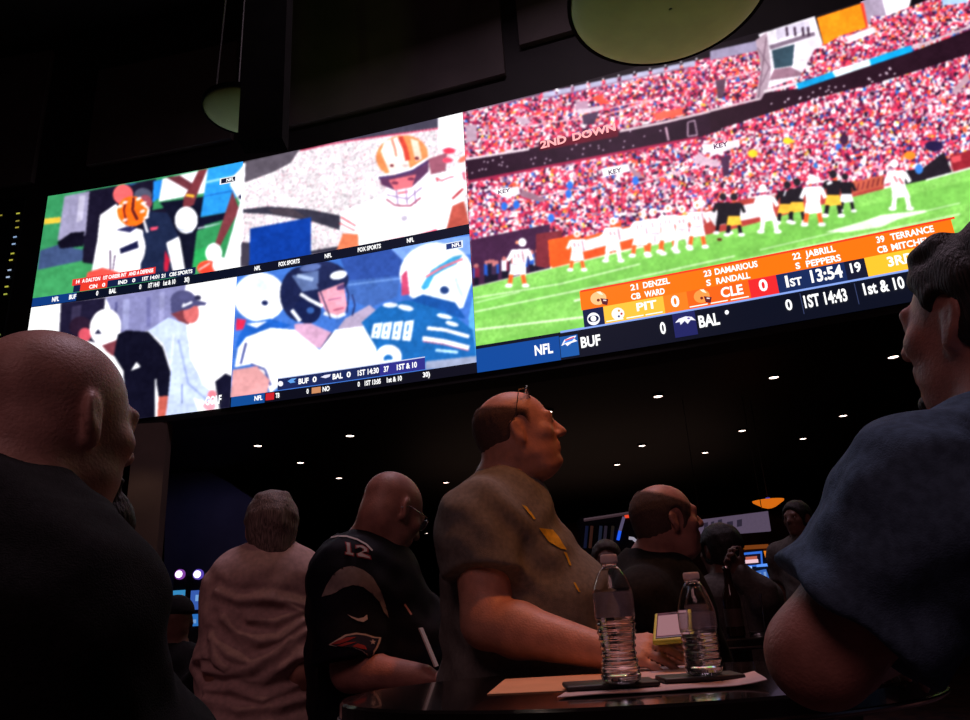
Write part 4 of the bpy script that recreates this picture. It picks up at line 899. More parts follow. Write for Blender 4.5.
M_METAL = mat('spectacle_metal', (.5,.5,.5), .25, metal=1.0, noise=.05)
M_LENS = mat('spectacle_lens', (.8,.8,.8), .05, trans=1.0, noise=.01)

def glasses(c, F, s, parent, up=0.0, push=0.0, lensw=.026):
    """wire spectacles; up lifts them onto the head"""
    P = lambda x, y, z: np.array(c) + s*(x*F[0] + y*F[1] + z*F[2])
    fy, fz = .101+push, .010+up; mb = MB(); lens = []
    for q in (-1, 1):
        ring = [P(q*.033+.025*math.cos(t), fy-.006*abs(math.cos(t)), fz+.018*math.sin(t)) for t in np.linspace(0, 2*math.pi, 17)]; mb.tube(ring, .0018, 6)
        mb.tube([P(q*.058, fy-.006, fz+.006), P(q*.078, fy-.03, fz+.004), P(q*.0845, -.005, .004+up*.35), P(q*.084, -.03, -.016+up*.3)], .0014, 6)
        lens.append([P(q*.033+.0235*math.cos(t), fy-.003, fz+.0165*math.sin(t)) for t in np.linspace(0, 2*math.pi, 17)[:-1]])
    mb.tube([P(-.009, fy, fz+.004), P(0, fy+.003, fz+.008), P(.009, fy, fz+.004)], .0013, 6)
    o = mb.build('spectacles', M_METAL, parent, smooth=True)
    for r_ in lens: MB().add(r_, [tuple(range(16))]).build('lens', M_LENS, o)
    return o
def PW(x, y, Y): return W(x, y, Y)
def down(p, z): return np.array([p[0], p[1], z])

# --- foreground left: bald man in a black jacket, chin over his fist
def man_left():
    h = W(56, 424, .98); F = frame(los(60)+52, -3)
    nk = h - F[1]*.075 + np.array([0,0,-.160]); az = los(62)+58; T = frame(az)
    pel = nk + np.array([0,0,-.50]) - T[1]*.10
    shR = nk + T[0]*.165 + np.array([0,0,-.115]) + T[1]*.0; shL = nk - T[0]*.165 + np.array([0,0,-.09])
    root, body, shirt, TP, TF = person(pel[:2], h, F, dict(az=az, neck=nk, pelvis=pel, shL=shL, shR=shR,
        elR=shR+np.array([0,0,-.27])+T[0]*.05+T[1]*.04, wrR=shR+np.array([0,0,-.34])+T[0]*.0+T[1]*.27, elL=shL+np.array([0,0,-.22])+T[1]*.13-T[0]*.02, wrL=W(104,596,1.02),
        handL=(nrm(W(117,535,1.03)-W(104,596,1.02)), -T[1], 1, (70,80,85,90), .8), hs=1.06, handR=(T[1], (0,0,-1), 1), w=1.16, deep=1.3, belly=.16, arm=1.15, skin=SK_PALE, cloth=M_JACKET, sleeve=1.9, loose=.024, fat=.012, nr=.074, collar=.03, nhole=.074, ripple=.004), 
        'bald man with a dark goatee in a black jacket, nearest at the left edge', vox=.005)
    g = SDF(h-.2, h+.2, .004); P = lambda x, y, z: h + 1.06*(x*F[0]+y*F[1]+z*F[2])
    g.ell(P(0,.094,-.110), (.044,.040,.042), F, .01); g.cap(P(-.03,.086,-.060), P(.03,.086,-.060), .010, None, .012); g.ell(P(0,.094,-.060), (.014,.02,.006), F, .004, sub=True); g.ell(P(0,.075,-.122), (.026,.026,.022), F, .01)
    g.ripple(lumps(.003, 170)); g.build('goatee', M_HBLACK, root, relax=1); eyes(h, F, 1.06, root)
# --- foreground right: man in a blue-grey tee, elbow on the table
def man_right():
    h = W(985, 324, .93); F = frame(los(960)-54, 9)
    az = los(900)-42; T = frame(az); nk = h - F[1]*.04 + np.array([0,0,-.15])
    pel = nk + np.array([0,0,-.52]) - T[1]*.16 + T[0]*.12
    shL = W(934, 512, .84); shR = nk + T[0]*.20 + np.array([0,0,-.05]) 
    elL = W(820, 654, .90)
    root, body, shirt, TP, TF = person(pel[:2], h, F, dict(az=az, neck=nk, pelvis=pel, shL=shL, shR=shR, elL=elL, wrL=W(880, 652, 1.06), elR=shR+np.array([0,0,-.30])+T[0]*.03, wrR=shR+np.array([0,0,-.36])+T[1]*.22,
        w=1.2, deep=1.15, belly=.07, arm=1.20, fore=.038, skin=SK_RED, cloth=M_TEAL, sleeve=.72, flare=.026, loose=.016, fat=.010, nr=.072, ripple=.007, collar=.0), 
        'dark haired man in a blue grey tee at the right edge, bare elbow out', vox=.005)
    hair_cap(h, F, 1, M_HBLACK, root, grow=.011, cuts=(((0,.044,.045),(0,1,-.8)),((0,.02,-.085),(0,.2,-1))), extra=(((0,.030,.100),(.064,.050,.032)),((0,-.05,.085),(.074,.062,.055))), rip=.003, freq=120)
    g = SDF(h-.2, h+.2, .005); P = lambda x, y, z: h + x*F[0]+y*F[1]+z*F[2]
    g.ell(P(0,.071,-.098), (.032,.027,.024), F, .02); g.ripple(lumps(.0015, 170)); g.build('beard', M_HBLACK, root, relax=1)
    eyes(h, F, 1, root)
# --- middle: man in a grey tee holding a phone
def man_middle():
    h = W(519, 434, 1.94); F = frame(los(519)+86, 10)
    az = los(519)+86; T = frame(az); nk = W(502, 500, 1.97); pel = W(508, 700, 1.98)
    shR = W(480, 524, 1.80); shL = W(508, 524, 2.10)
    elR = W(487, 622, 1.74); wrR = W(606, 652, 1.60)
    dirh = nrm(W(668, 648, 1.53) - wrR)
    root, body, shirt, TP, TF = person(pel[:2], h, F, dict(az=az, neck=nk, pelvis=pel, shL=shL, shR=shR, elR=elR, wrR=wrR, elL=shL+np.array([.10,.02,-.28]), wrL=W(626, 655, 1.80), handR=(dirh, np.array([.0,.55,-.6]), 1, (32,36,40,44), 1.0, 30), handL=((1,-.3,0),(0,0,-1),-1),
        w=1.12, deep=1.22, belly=.085, arm=1.22, fore=.046, skin=SK_TAN, cloth=M_GTEE, sleeve=.55, flare=.018, loose=.014, fat=.012, nr=.074, ripple=.004, collar=.0), 
        'man in a grey tee with spectacles pushed up on his head, holding a phone', vox=.0055)
    hair_cap(h, F, 1, M_HBUZZ, root, grow=.0055, cuts=(((0,.030,.0),(0,1,-.15)),((0,-.01,.066),(0,.35,1)),((0,0,-.075),(0,.25,-1))), rip=.0006, freq=300, fade=.022)
    glasses(h, F, 1, root, up=.085, push=-.052); eyes(h, F, 1, root)
    yel = mat('yellow_print', (.62,.42,.02), .7, noise=.2, scale=60)
    for p in ([(521,505),(526,507),(532,515),(530,516)], [(538,528),(552,530),(558,537),(566,550),(560,549),(548,542)], [(527,512),(530,512),(535,519),(533,520)], [(563,552),(566,553),(571,566),(569,566)], [(573,583),(575,583),(580,592),(578,592)]):
        decal('chest_print', p, shirt, yel, shirt)
    # phone in the hand
    a, b, c, d = W(649,632,1.50), W(659,614,1.60), W(686,611.5,1.585), W(674,641,1.49)
    t = empty('smartphone', (a+b+c+d)/4, 'smartphone in a yellow green case in the hand of the man in grey', 'phone')
    u = nrm(c-b); v0 = nrm((a-b)+(d-c)); n = nrm(np.cross(u, v0)); n = n if n @ (CAM-a) > 0 else -n; v = np.cross(n, u); v = v if v @ v0 > 0 else -v
    cen = (b+c)/2 + v*.062; AX = np.array([u, v, n]); hw = np.linalg.norm(c-b)/2+.006
    MB().box(cen - n*.005, (hw+.003, .068, .005), AX, bev=.0035).build('phone_case', mat('lime_case', (.55,.62,.06), .5, noise=.05), t, smooth=True)
    MB().box(cen + n*.0008, (hw-.003, .061, .0012), AX, bev=.0008).build('phone_body', mat('phone_glass', (.01,.01,.012), .1), t)
    MB().box(cen + n*.0022 + v*.004, (hw-.0055, .050, .0003), AX).build('phone_screen', glow((176,120,128), .55), t)
    MB().box(cen + n*.0022 - v*.055, (.007, .0012, .0003), AX).build('speaker_slot', M_SHOE, t)
# --- man in the football jersey, head bent
def man_jersey():
    h = W(393, 512, 2.32); F = frame(los(393)+52, -30)
    az = los(380)+62; T = frame(az); nk = W(362, 557, 2.36); pel = W(372, 730, 2.40)
    shR = W(348, 580, 2.20); shL = W(372, 580, 2.52)
    elR = W(352, 670, 2.16); wrR = W(424, 678, 2.04)
    root, body, shirt, TP, TF = person(pel[:2], h, F, dict(az=az, neck=nk, pelvis=pel, shL=shL, shR=shR, elR=elR, wrR=wrR, elL=shL+np.array([.08,.04,-.27]), wrL=W(426, 662, 2.58), handR=((1,-.1,-.1),(0,0,-1),1,(50,55,60,65)), handL=((1,-.2,0),(0,0,-1),-1),
        w=1.16, deep=1.25, belly=.09, arm=1.2, fore=.040, nup=.0, nbr=.062, skin=SK_RED, cloth=M_JERSEY, sleeve=.93, flare=.030, loose=.022, fat=.006, nr=.066, ripple=.004, collar=.0), 
        'bald man in a dark football jersey with number 12, head bent over the table', vox=.006)
    glasses(h, F, 1, root); eyes(h, F, 1, root)
    silver = mat('silver_band', (.27,.23,.215), .5, noise=.12, scale=60); white = mat('white_print', (.55,.50,.48), .7, noise=.05); red = mat('red_print', (.34,.035,.04), .7, noise=.05); navy = mat('navy_print', (.012,.016,.045), .7, noise=.05)
    decal('sleeve_band', [(322,597),(327,585),(334,574),(342,568),(352,566),(363,570),(372,577),(381,592),(386,608),(388,618),(384,614),(379,602),(372,594),(363,587),(353,585),(343,588),(334,594)], shirt, silver, shirt, step=2)
    decal('neck_trim', ribbon([(331,538),(338,536.5),(347,537),(357,540),(366,545),(372,551)], 1.6), shirt, white, shirt)
    decal('swoosh_mark', [(347,614.5),(352,617),(358,619),(363,618),(366.5,615),(367,620),(363,622.5),(358,621.5),(352,618.5)], shirt, white, shirt, off=.004)
    # number 12 on the shoulder
    decal('number_border', [(345,542.5),(350.5,543.5),(351.5,553),(354,553.5),(354,557),(345,555),(345,552),(346.5,552),(346,546)], shirt, red, shirt, off=.003)
    decal('number_digit', [(346.5,543.5),(349.5,544),(350.5,553.5),(353,554),(353,556),(346,554.5),(346,553),(347.5,553),(347,546.5)], shirt, white, shirt, off=.0045)
    decal('number_border', [(355,545.5),(362,545.5),(368,549),(368,553),(361,552.5),(370,556),(371,560),(357,557.5),(356,554),(362,552),(362,549),(358,548),(357,549.5),(355,549)], shirt, red, shirt, off=.003)
    decal('number_digit', [(356,546.5),(362,546.5),(366.5,549.5),(366.5,552),(360.5,553.5),(368.5,557),(369.5,559),(358,556.8),(357,554.5),(363.5,551.5),(363.5,549.5),(359,547.8),(357.5,549),(356,548.5)], shirt, white, shirt, off=.0045)
    # patriot-style shoulder emblem
    out = [(329,645),(336,640.5),(345,635),(356,633),(365,634),(374,637),(380.5,637.5),(379,643),(377,648),(374,652),(373,658),(368,655),(361,651),(352,647.5),(343,647),(335,646.5)]
    decal('emblem_outline', out, shirt, white, shirt, off=.0035)
    cx, cy = 358, 645; decal('emblem_field', [(cx+(x-cx)*.88, cy+(y-cy)*.84) for x, y in out], shirt, navy, shirt, off=.005)
    for p in ([(331,644.8),(338,641),(347,638),(356,637.5),(349,641),(340,644)], [(337,646),(346,643),(356,642.5),(349,645),(343,646.5)]): decal('emblem_stripe', p, shirt, red, shirt, off=.0065)
    decal('emblem_stripe', [(352,646.8),(357,644),(364,646),(366,650),(360,649)], shirt, red, shirt, off=.0065)
    st = []; 
    for i in range(10): a = R_(-90+36*i); r = 3.1 if i % 2 == 0 else 1.3; st.append((371.5+r*math.cos(a), 642.5+r*math.sin(a)))
    decal('emblem_star', st, shirt, white, shirt, off=.007, step=3)
    # side piping down the front
    decal('front_piping', ribbon([(404,604),(411,615)], 1.8), shirt, mat('pink_print', (.5,.25,.22), .7), shirt)
    s0, s1 = W(418,628,2.02), W(434,667,2.0); n = np.array([.5,-.2,0])
    o = MB().prism([s0, s1, s1+np.array([.004,.05,0]), s0+np.array([.004,.05,0])], np.array([.004,-.002,0])).build('paper_slip', mat('white_paper', (.75,.62,.56), .8, noise=.04)); tag(o, 'white paper slip stood on edge by the hand of the man in the football jersey', 'paper')
# --- man seen from behind in a pale shirt
def man_back():
    h = W(271, 529, 2.66); F = frame(los(271)-6, 2); az = los(262)+2; T = frame(az)
    nk = W(268, 562, 2.66); pel = W(258, 738, 2.68)
    shL = W(241, 594, 2.66); shR = W(293, 587, 2.70)
    folds = []
    def sp(x, y): # point on the back
        r = ray(x, y); t = (2.66-.165)/r[1]; return CAM + r*t
    root, body, shirt, TP, TF = person(pel[:2], h, F, dict(az=az, neck=nk, pelvis=pel, shL=shL, shR=shR, elL=W(221,668,2.60), elR=W(304,668,2.62), wrL=W(222,722,2.80), wrR=W(304,716,2.82),
        handL=((0,1,-.3),(1,0,0),-1), handR=((0,1,-.3),(-1,0,0),1), w=1.15, deep=1.10, belly=.05, arm=1.10, skin=SK_TAN, cloth=M_MAUVE, sleeve=.97, flare=.012, loose=.020, nr=.062, ripple=.004, collar=.018), 
        'grey haired man seen from behind in a pale untucked shirt', vox=.006)
    T2 = bvh(shirt)
    def hit(x, y):
        q = T2.ray_cast(Vector(CAM), Vector(ray(x, y)).normalized()); return np.array(q[0]) if q[0] is not None else None
    lines = [[(218,592),(240,600),(262,598),(285,600),(304,606)], [(224,618),(238,634),(258,641),(280,638),(302,622)], [(212,638),(228,655),(250,664),(275,655),(304,632)], [(205,668),(225,672),(250,668),(272,655),(290,640)], [(207,690),(232,688),(262,700),(300,682)], [(270,598),(285,602),(298,612)], [(214,640),(216,660),(226,668)], [(206,700),(240,710),(280,706),(306,698)], [(250,618),(275,622),(300,612)]]
    # gathered folds across the back are part of the shirt: rebuild it with them
    prims = []
    for ln in lines:
        pts = [hit(*p) for p in ln]; pts = [p for p in pts if p is not None]
        for a, b in zip(pts[:-1], pts[1:]): prims.append((a + np.array([0,.007,0]), b + np.array([0,.007,0]), .0085, .016))
    hair_cap(h, F, 1, M_HGREY, root, grow=.015, cuts=(((0,.06,.0),(0,1,-.5)),((0,-.05,-.10),(0,-.1,-1))), extra=(((.026,-.02,.106),(.034,.06,.020)),((-.028,-.02,.104),(.034,.06,.020)),((0,-.085,-.06),(.055,.03,.045))), rip=.0022, freq=130)
    return root, shirt, prims
# --- man in a dark shirt facing right, behind the bottles
def man_dark():
    h = W(667, 521, 2.45); F = frame(los(668)+66, 4); az = los(668)+40; T = frame(az)
    nk = W(652, 572, 2.50); pel = nk + np.array([-.01,.03,-.52])
    shR = W(646, 604, 2.33); shL = nk - T[0]*.17 + np.array([0,0,-.06])
    root, *_ = person(pel[:2], h, F, dict(az=az, neck=nk, pelvis=pel, shL=shL, shR=shR, elR=shR+np.array([.05,-.02,-.27]), wrR=shR+np.array([.16,.20,-.30]), elL=shL+np.array([.12,.05,-.25]), wrL=shL+np.array([.2,-.1,-.27]),
        w=1.1, deep=1.1, belly=.05, arm=1.1, skin=SK_RED, cloth=M_BLKTEE, sleeve=.6, loose=.018, fat=.006, nr=.066, collar=.02), 'man with cropped hair in a black shirt, facing right behind the water bottles', vox=.0065)
    hair_cap(h, F, 1, M_HBUZZ, root, grow=.0055, cuts=(((0,.062,.0),(0,1,-.25)),((0,.02,.066),(0,.45,1)),((0,0,-.07),(0,.25,-1))), rip=.0006, freq=300, fade=.022); eyes(h, F, 1, root)
# --- further figures
def extra(px, py, Y, face, label, skin, cloth, hair, azb=None, hand=None, hgrow=.012, sleeve=1.9, w=1.0, hat=None, pitch=0):
    h = W(px, py, Y); F = frame(face, pitch); az = face if azb is None else azb; T = frame(az); nk = h - F[1]*.02 + np.array([0,0,-.17]); pel = nk + np.array([0,0,-.52])
    shL, shR = nk - T[0]*.18 + np.array([0,0,-.05]), nk + T[0]*.18 + np.array([0,0,-.05])
    b = dict(az=az, neck=nk, pelvis=pel, shL=shL, shR=shR, elR=shR+np.array([0,0,-.29])+T[0]*.04, wrR=shR+np.array([0,0,-.34])+T[1]*.22, elL=shL+np.array([0,0,-.29])-T[0]*.04, wrL=shL+np.array([0,0,-.34])+T[1]*.22, w=w, skin=skin, cloth=cloth, sleeve=sleeve, loose=.018, collar=.02)
    if hand: b.update(hand(h, F, T, shL, shR))
    root, *_ = person(pel[:2], h, F, b, label, vox=.010)
    if hat:
        S = SDF(h-.2, h+.24, .008); P = lambda x, y, z: h + x*F[0]+y*F[1]+z*F[2]; S.ell(P(0,-.012,.045), (.088,.110,.088), F, .01); S.cut(P(0,0,.035), -F[2], .006); S.ell(P(0,.115,.045), (.065,.07,.010), F, .008); S.build('cap', hat, root)
    elif hair is not None:
        hair_cap(h, F, 1, hair, root, grow=hgrow, cuts=(((0,.055,.0),(0,1,-.4)),((0,0,-.07),(0,.2,-1))), vox=.007, rip=.002, freq=150)
    eyes(h, F, 1, root); return root
def cast():
    man_left(); man_right(); man_middle(); man_jersey(); man_dark()
    root, shirt, prims = man_back()
    # the folds: long soft ridges sunk into the back of the pale shirt, one mesh with it
    bm = bmesh.new(); me = shirt.data; off = Vector(_wloc(shirt)); bm.from_mesh(me)
    co = np.array([tuple(v.co + off) for v in bm.verts]); nr = np.array([tuple(v.normal) for v in bm.verts]); d = np.full(len(co), 9.0)
    for a, b, r, k in prims:
        ab = b-a; t = np.clip(((co-a) @ ab)/(ab @ ab + 1e-9), 0, 1); d = np.minimum(d, np.linalg.norm(co-(a+t[:, None]*ab), axis=1))
    dz = .016*np.exp(-(d/.014)**2) - .007*np.exp(-((d-.032)/.014)**2)
    for i, v in enumerate(bm.verts): v.co += Vector(nr[i]*dz[i])
    bm.to_mesh(me); bm.free()
    extra(720, 551, 3.6, los(722)-40, 'shadowed person in a dim grey top with a raised fist, beyond the bottles', SK_BROWN, M_GREYSH, M_HBLACK,
          hand=lambda h, F, T, sl, sr: dict(elR=W(760,594,3.42), wrR=W(740,573,3.40), handR=(nrm(W(727,556,3.38)-W(740,573,3.40)), F[1]*-1, 1, (70,75,80,85))))
    extra(797, 519, 5.2, los(797)-150, 'distant person in a grey shirt standing beside the lit bar machine', SK_BROWN, M_GREYSH, M_HBLACK, sleeve=.6)
    extra(607, 561, 4.6, los(607)+180, 'distant red faced person seen low behind the taller water bottle', SK_BROWN, M_BLKTEE, M_HBROWN)
    extra(176, 622, 4.0, los(184)+10, 'dark figure in a cap facing the slot machines at the left', SK_BROWN, M_BLKTEE, None, hat=M_BLKTEE,
          hand=lambda h, F, T, sl, sr: dict(elR=W(192,690,3.85), wrR=W(199,674,3.80), handR=(nrm(W(205,660,3.78)-W(199,674,3.80)), (0,0,-1), 1)))
cast()
# ------------------------------------------------------------------ bar table and what stands on it
ZTAB = 1.07
M_TABLE = mat('black_gloss_top', (.010,.008,.008), .12, noise=.2, scale=8, coat=.5)
M_CHROME = mat('edge_metal', (.25,.22,.22), .25, metal=1.0, noise=.05)
M_IRON = mat('black_iron', (.02,.02,.02), .5)
def ellipse(cx, cy, a, b, rot, n=72): 
    q = R_(rot); return [(cx+a*math.cos(t)*math.cos(q)-b*math.sin(t)*math.sin(q), cy+a*math.cos(t)*math.sin(q)+b*math.sin(t)*math.cos(q)) for t in np.linspace(0, 2*math.pi, n+1)[:-1]]
def bar_table(cx, cy, a, b, rot, label, n=72):
    t = empty('bar_table', (cx, cy, 0), label, 'table'); mb = MB(); ring = ellipse(cx, cy, a, b, rot, n); ring2 = ellipse(cx, cy, a-.004, b-.004, rot, n); prof = [(ring2, ZTAB-.035), (ring, ZTAB-.031), (ring, ZTAB-.004), (ring2, ZTAB)]
    v = [np.array([x, y, z]) for rg, z in prof for x, y in rg]; f = [(i*n+k, i*n+(k+1)%n, (i+1)*n+(k+1)%n, (i+1)*n+k) for i in range(3) for k in range(n)] + [tuple(range(n-1,-1,-1)), tuple(3*n+k for k in range(n))]
    mb.add(v, f).build('table_top', M_TABLE, t); mb = MB(); r0 = ellipse(cx, cy, a+.001, b+.001, rot, n)
    mb.tube([(x, y, ZTAB-.028) for x, y in r0] + [(r0[0][0], r0[0][1], ZTAB-.028)], .0035, 8, cap=False).build('edge_strip', M_CHROME, t, smooth=True)
    MB().lathe((cx, cy, 0), [(.035,.02),(.035,ZTAB-.05),(.10,ZTAB-.036)], 24).build('pedestal', M_IRON, t, smooth=True)
    MB().lathe((cx, cy, 0), [(.27,0),(.27,.012),(.24,.02),(.05,.045)], 40).build('base', M_IRON, t, smooth=True)
def sheet(name, pts, z, m, label, cat, group=None, curlp=None, th=.0012):
    P = [WZ(x, y, z) for x, y in pts]; n = 14; A, B, C, D = P; mb = MB(); g = []
    for i in range(n+1):
        for j in range(5):
            s, t = i/n, j/4; p = (A*(1-s)+B*s)*(1-t) + (D*(1-s)+C*s)*t; p = p.copy()
            if curlp: p[2] += curlp*max(0, (s-.75)/.25)**2 + .0012*math.sin(7*s+3*t)**2
            g.append(p)
    v = g + [p - np.array([0,0,th]) for p in g]; N = len(g); f = []
    for i in range(n):
        for j in range(4):
            a = i*5+j; f += [(a, a+5, a+6, a+1), (N+a, N+a+1, N+a+6, N+a+5)]
    for i in range(n): f += [(i*5, N+i*5, N+i*5+5, i*5+5), (i*5+4, i*5+9, N+i*5+9, N+i*5+4)]
    for j in range(4): f += [(j, j+1, N+j+1, N+j), (n*5+j, N+n*5+j, N+n*5+j+1, n*5+j+1)]
    return tag(mb.add(v, f).build(name, m, smooth=True), label, cat, group)
M_PET = mat('clear_pet', (.95,.95,.97), .04, trans=1.0, ior=1.30, noise=.01, spec=.8)
M_WATER = mat('water', (.97,.98,1.0), .0, trans=1.0, ior=1.33, noise=.005)
M_CAPW = mat('white_cap', (.85,.74,.72), .5, noise=.03)
M_LABEL = mat('clear_label', (.55,.50,.60), .4, noise=.25, scale=90)
M_LABEL.node_tree.nodes['Principled BSDF'].inputs['Alpha'].default_value = .32
def bottle(px, py, H, Rr, label, squashed=0.0, water=.52, name='water_bottle', z=ZTAB, ribs=7, lab=(.50,.70)):
    b = WZ(px, py, z); b[2] = z; t = empty(name, b, label, 'bottle')
    L0, L1 = lab
    prof = [(Rr*.72,0),(Rr*.93,.004*1),(Rr,.012)]; y = .016
    body_top = H*(lab[1]+.01)
    n = 90
    for i in range(1, n+1):
        h = .012 + (body_top-.012)*i/n; q = h/body_top; r = Rr
        if q < .70: r = Rr*(.965 + .035*math.cos(2*math.pi*q*ribs/.70)) * (1-squashed*math.exp(-((q-.34)/.16)**2))
        elif q < .72: r = Rr*.985
        prof.append((r, h))
    for i in range(1, 15):
        q = i/14; prof.append((Rr*(1-q)**.55*.68 + Rr*.32 if q < 1 else Rr*.32, body_top + (H*.90-body_top)*q))
    prof = [(max(r, Rr*.34), h) for r, h in prof]; prof += [(Rr*.34, H*.905), (Rr*.42, H*.91), (Rr*.42, H*.918), (Rr*.34, H*.922), (Rr*.34, H*.985)]
    inner = [(max(r-.0007, .001), h+.0007) for r, h in prof][::-1]
    MB().lathe(b, prof + inner, 48, caps=False).add([b+np.array([prof[0][0]*math.cos(a)*.0+0, 0, 0.0004]) for a in (0,)], []).build('bottle_shell', M_PET, t, smooth=True)
    MB().lathe(b, [(.0005,.003),(Rr*.45,.0045),(prof[0][0],0.0)], 48, caps=False).build('bottle_base', M_PET, t, smooth=True)
    wl = H*water; wp_ = [(max(r-.0016, .002), h) for r, h in prof if .0045 < h < wl]; wp_ = [(wp_[0][0]*.9, .0052)] + wp_ + [(wp_[-1][0], wl)]
    MB().lathe(b, wp_, 48).build('water', M_WATER, t, smooth=True)
    MB().lathe(b, [(Rr*1.005, H*L0),(Rr*1.01, H*(L0+.005)),(Rr*1.01, H*(L1-.005)),(Rr*1.005, H*L1)], 48, caps=False).build('bottle_label', M_LABEL, t, smooth=True)
    cp = [(Rr*.40, H*.925),(Rr*.42, H*.93),(Rr*.42, H*.992),(Rr*.39, H*1.0)]
    cap = MB().lathe(b, cp, 36); 
    for k in range(30):
        a = 2*math.pi*k/30; cap.box(b + np.array([Rr*.42*math.cos(a), Rr*.42*math.sin(a), H*.962]), (.0005,.0005,H*.025))
    cap.build('screw_cap', M_CAPW, t, smooth=True); return t
def props():
    bar_table(.22, 1.405, .50, .345, 0, 'glossy black oval bar table with papers and bottles on it')
    q_ = WZ(742, 637, ZTAB); bar_table(q_[0]+.02, q_[1]+.10, .45, .22, 0, 'further black bar table with a beer bottle and glasses on it', 48)
    paper_y = mat('yellow_paper', (.62,.36,.20), .85, noise=.06, scale=12); paper_w = mat('white_sheet', (.62,.50,.50), .85, noise=.05, scale=30)
    z = ZTAB+.0015
    sheet('paper_sheet', [(487,694),(600,689),(700,668),(505,679)], z, paper_y, 'cream paper with orange tint, furthest sheet under both bottles', 'paper')
    o = sheet('paper_sheet', [(560,692),(766,683),(752,676),(740,668)][:0] or [(557,697),(768,684),(755,675),(575,688)], z+.0018, paper_w, 'long white sheet with a turned up corner along the front of the table', 'paper', curlp=.006)
    sheet('paper_sheet', [(600,686),(700,672),(705,664),(612,670)], z+.0032, paper_w, 'small printed sheet lying between the two water bottles', 'paper')
    # dark trays under the bottles
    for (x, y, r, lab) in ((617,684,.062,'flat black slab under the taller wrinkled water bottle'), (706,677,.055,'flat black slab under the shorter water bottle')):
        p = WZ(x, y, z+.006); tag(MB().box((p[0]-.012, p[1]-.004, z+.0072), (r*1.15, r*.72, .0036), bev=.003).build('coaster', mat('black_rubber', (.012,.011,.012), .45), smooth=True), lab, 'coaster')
    zb = z+.0105
    bottle(622, 683, .190, .0310, 'taller clear water bottle with a white cap and wrinkled sides, left of the pair', squashed=.12, water=.50, z=zb, ribs=9)
    bottle(705, 675, .157, .0300, 'shorter clear water bottle with a white cap, right of the pair', squashed=.02, water=.40, z=zb, ribs=6, lab=(.44,.60))
    bottle(705, 663, .168, .030, 'water bottle mostly hidden behind the shorter one, only its cap showing', water=.4, z=ZTAB)
    # beer bottle and tumblers on the further table
    p = WZ(737, 637, ZTAB); p[2] = ZTAB; t = empty('beer_bottle', p, 'dark brown beer bottle standing on the further table', 'bottle')
    MB().lathe(p, [(.026,0),(.031,.004),(.031,.125),(.028,.145),(.016,.175),(.0135,.20),(.013,.228),(.0145,.23),(.0145,.238)], 32).build('bottle_glass', mat('brown_glass', (.02,.010,.006), .08), t, smooth=True)
    MB().lathe(p, [(.0152,.232),(.0158,.235),(.014,.242)], 24).build('bottle_cap', M_METAL, t); MB().lathe(p, [(.0315,.035),(.0315,.095)], 32, caps=False).build('bottle_label', mat('dark_label', (.05,.03,.03), .6), t, smooth=True)
    for (x, y, lab) in ((758,634,'clear tumbler right of the dark beer bottle'), (718,633,'clear tumbler left of the dark beer bottle')):
        p = WZ(x, y, ZTAB); p[2] = ZTAB; tag(MB().lathe(p, [(.026,0),(.030,.002),(.036,.14),(.0345,.14),(.029,.008),(.001,.006)], 32).build('tumbler', M_PET, smooth=True), lab, 'glass')
    # bar stool in the lower right
    c = np.array([.86, 1.06, 0]); 
    # slot machines far left
    def slot(px, Y, w, topc, scr, label, grp=None):
        base = W(px, 585, Y); x = base[0]; zt = W(px, 574, Y)[2]; t = empty('slot_machine', (x, Y, 0), label, 'slot machine', grp); body = mat('cabinet_black', (.02,.018,.022), .4)
        MB().box((x, Y+.25, .35), (w*.5, .28, .35), bev=.02).build('cabinet', body, t); MB().box((x, Y+.32, zt*.5+.1), (w*.46, .16, zt*.5-.12), bev=.02).build('cabinet_tower', body, t)
        MB().box((x, Y-.05, .74), (w*.5, .10, .04), bev=.015).build('button_deck', body, t)
        z1 = W(px, 628, Y)[2]; z2 = W(px, 590, Y)[2]; zm = W(px, 612, Y)[2]
        f = MB().box((x, Y+.145, (zm+z2)/2+.02), (w*.42, .012, (z2-zm)/2-.02)).build('upper_display', glow(scr[0], .8), t); MB().box((x, Y+.145, (zm+z1)/2), (w*.42, .012, (zm-z1)/2-.03)).build('lower_display', glow(scr[1], .7), t)
        MB().box((x+w*.1, Y+.13, (zm+z2)/2+.05), (w*.18, .004, .05)).build('display_picture', glow(scr[2], .9), t); MB().box((x-w*.1, Y+.13, (zm+z1)/2-.02), (w*.16, .004, .03)).build('display_picture', glow(scr[2], .8), t)
        MB().lathe((x, Y+.16, zt), [(w*.34,0),(w*.34,.05),(w*.30,.07)], 24, ax=(0,-1,0)).build('topper_ring', glow(topc[0], 1.2), t); MB().lathe((x, Y+.088, zt), [(w*.24,0),(w*.24,.01)], 20, ax=(0,-1,0)).build('topper_face', glow(topc[1], 2.0), t)
    slot(176, 13.2, .25, ((120,60,150),(250,235,250)), ((60,150,210),(20,30,70),(240,110,80)), 'leftmost lit slot machine with a round glowing topper and orange picture')
    slot(194.5, 12.8, .25, ((80,60,160),(245,235,255)), ((60,100,190),(50,130,220),(120,170,230)), 'middle lit slot machine with a round glowing topper and blue display')
    slot(211.5, 12.8, .23, ((110,70,160),(245,230,250)), ((40,60,140),(40,80,180),(90,120,200)), 'rightmost of three lit slot machines, half hidden by the pale shirt')
    # back bar on the right: low wall, canopy edge, lit machine, panel, lamp
    Y = 13.5; a = W(560, 560, Y); b = W(836, 540, Y+.2); zt = W(700, 512, Y)[2]
    redw = mat('bar_wall', (.055,.022,.014), .8, noise=.3, scale=3)
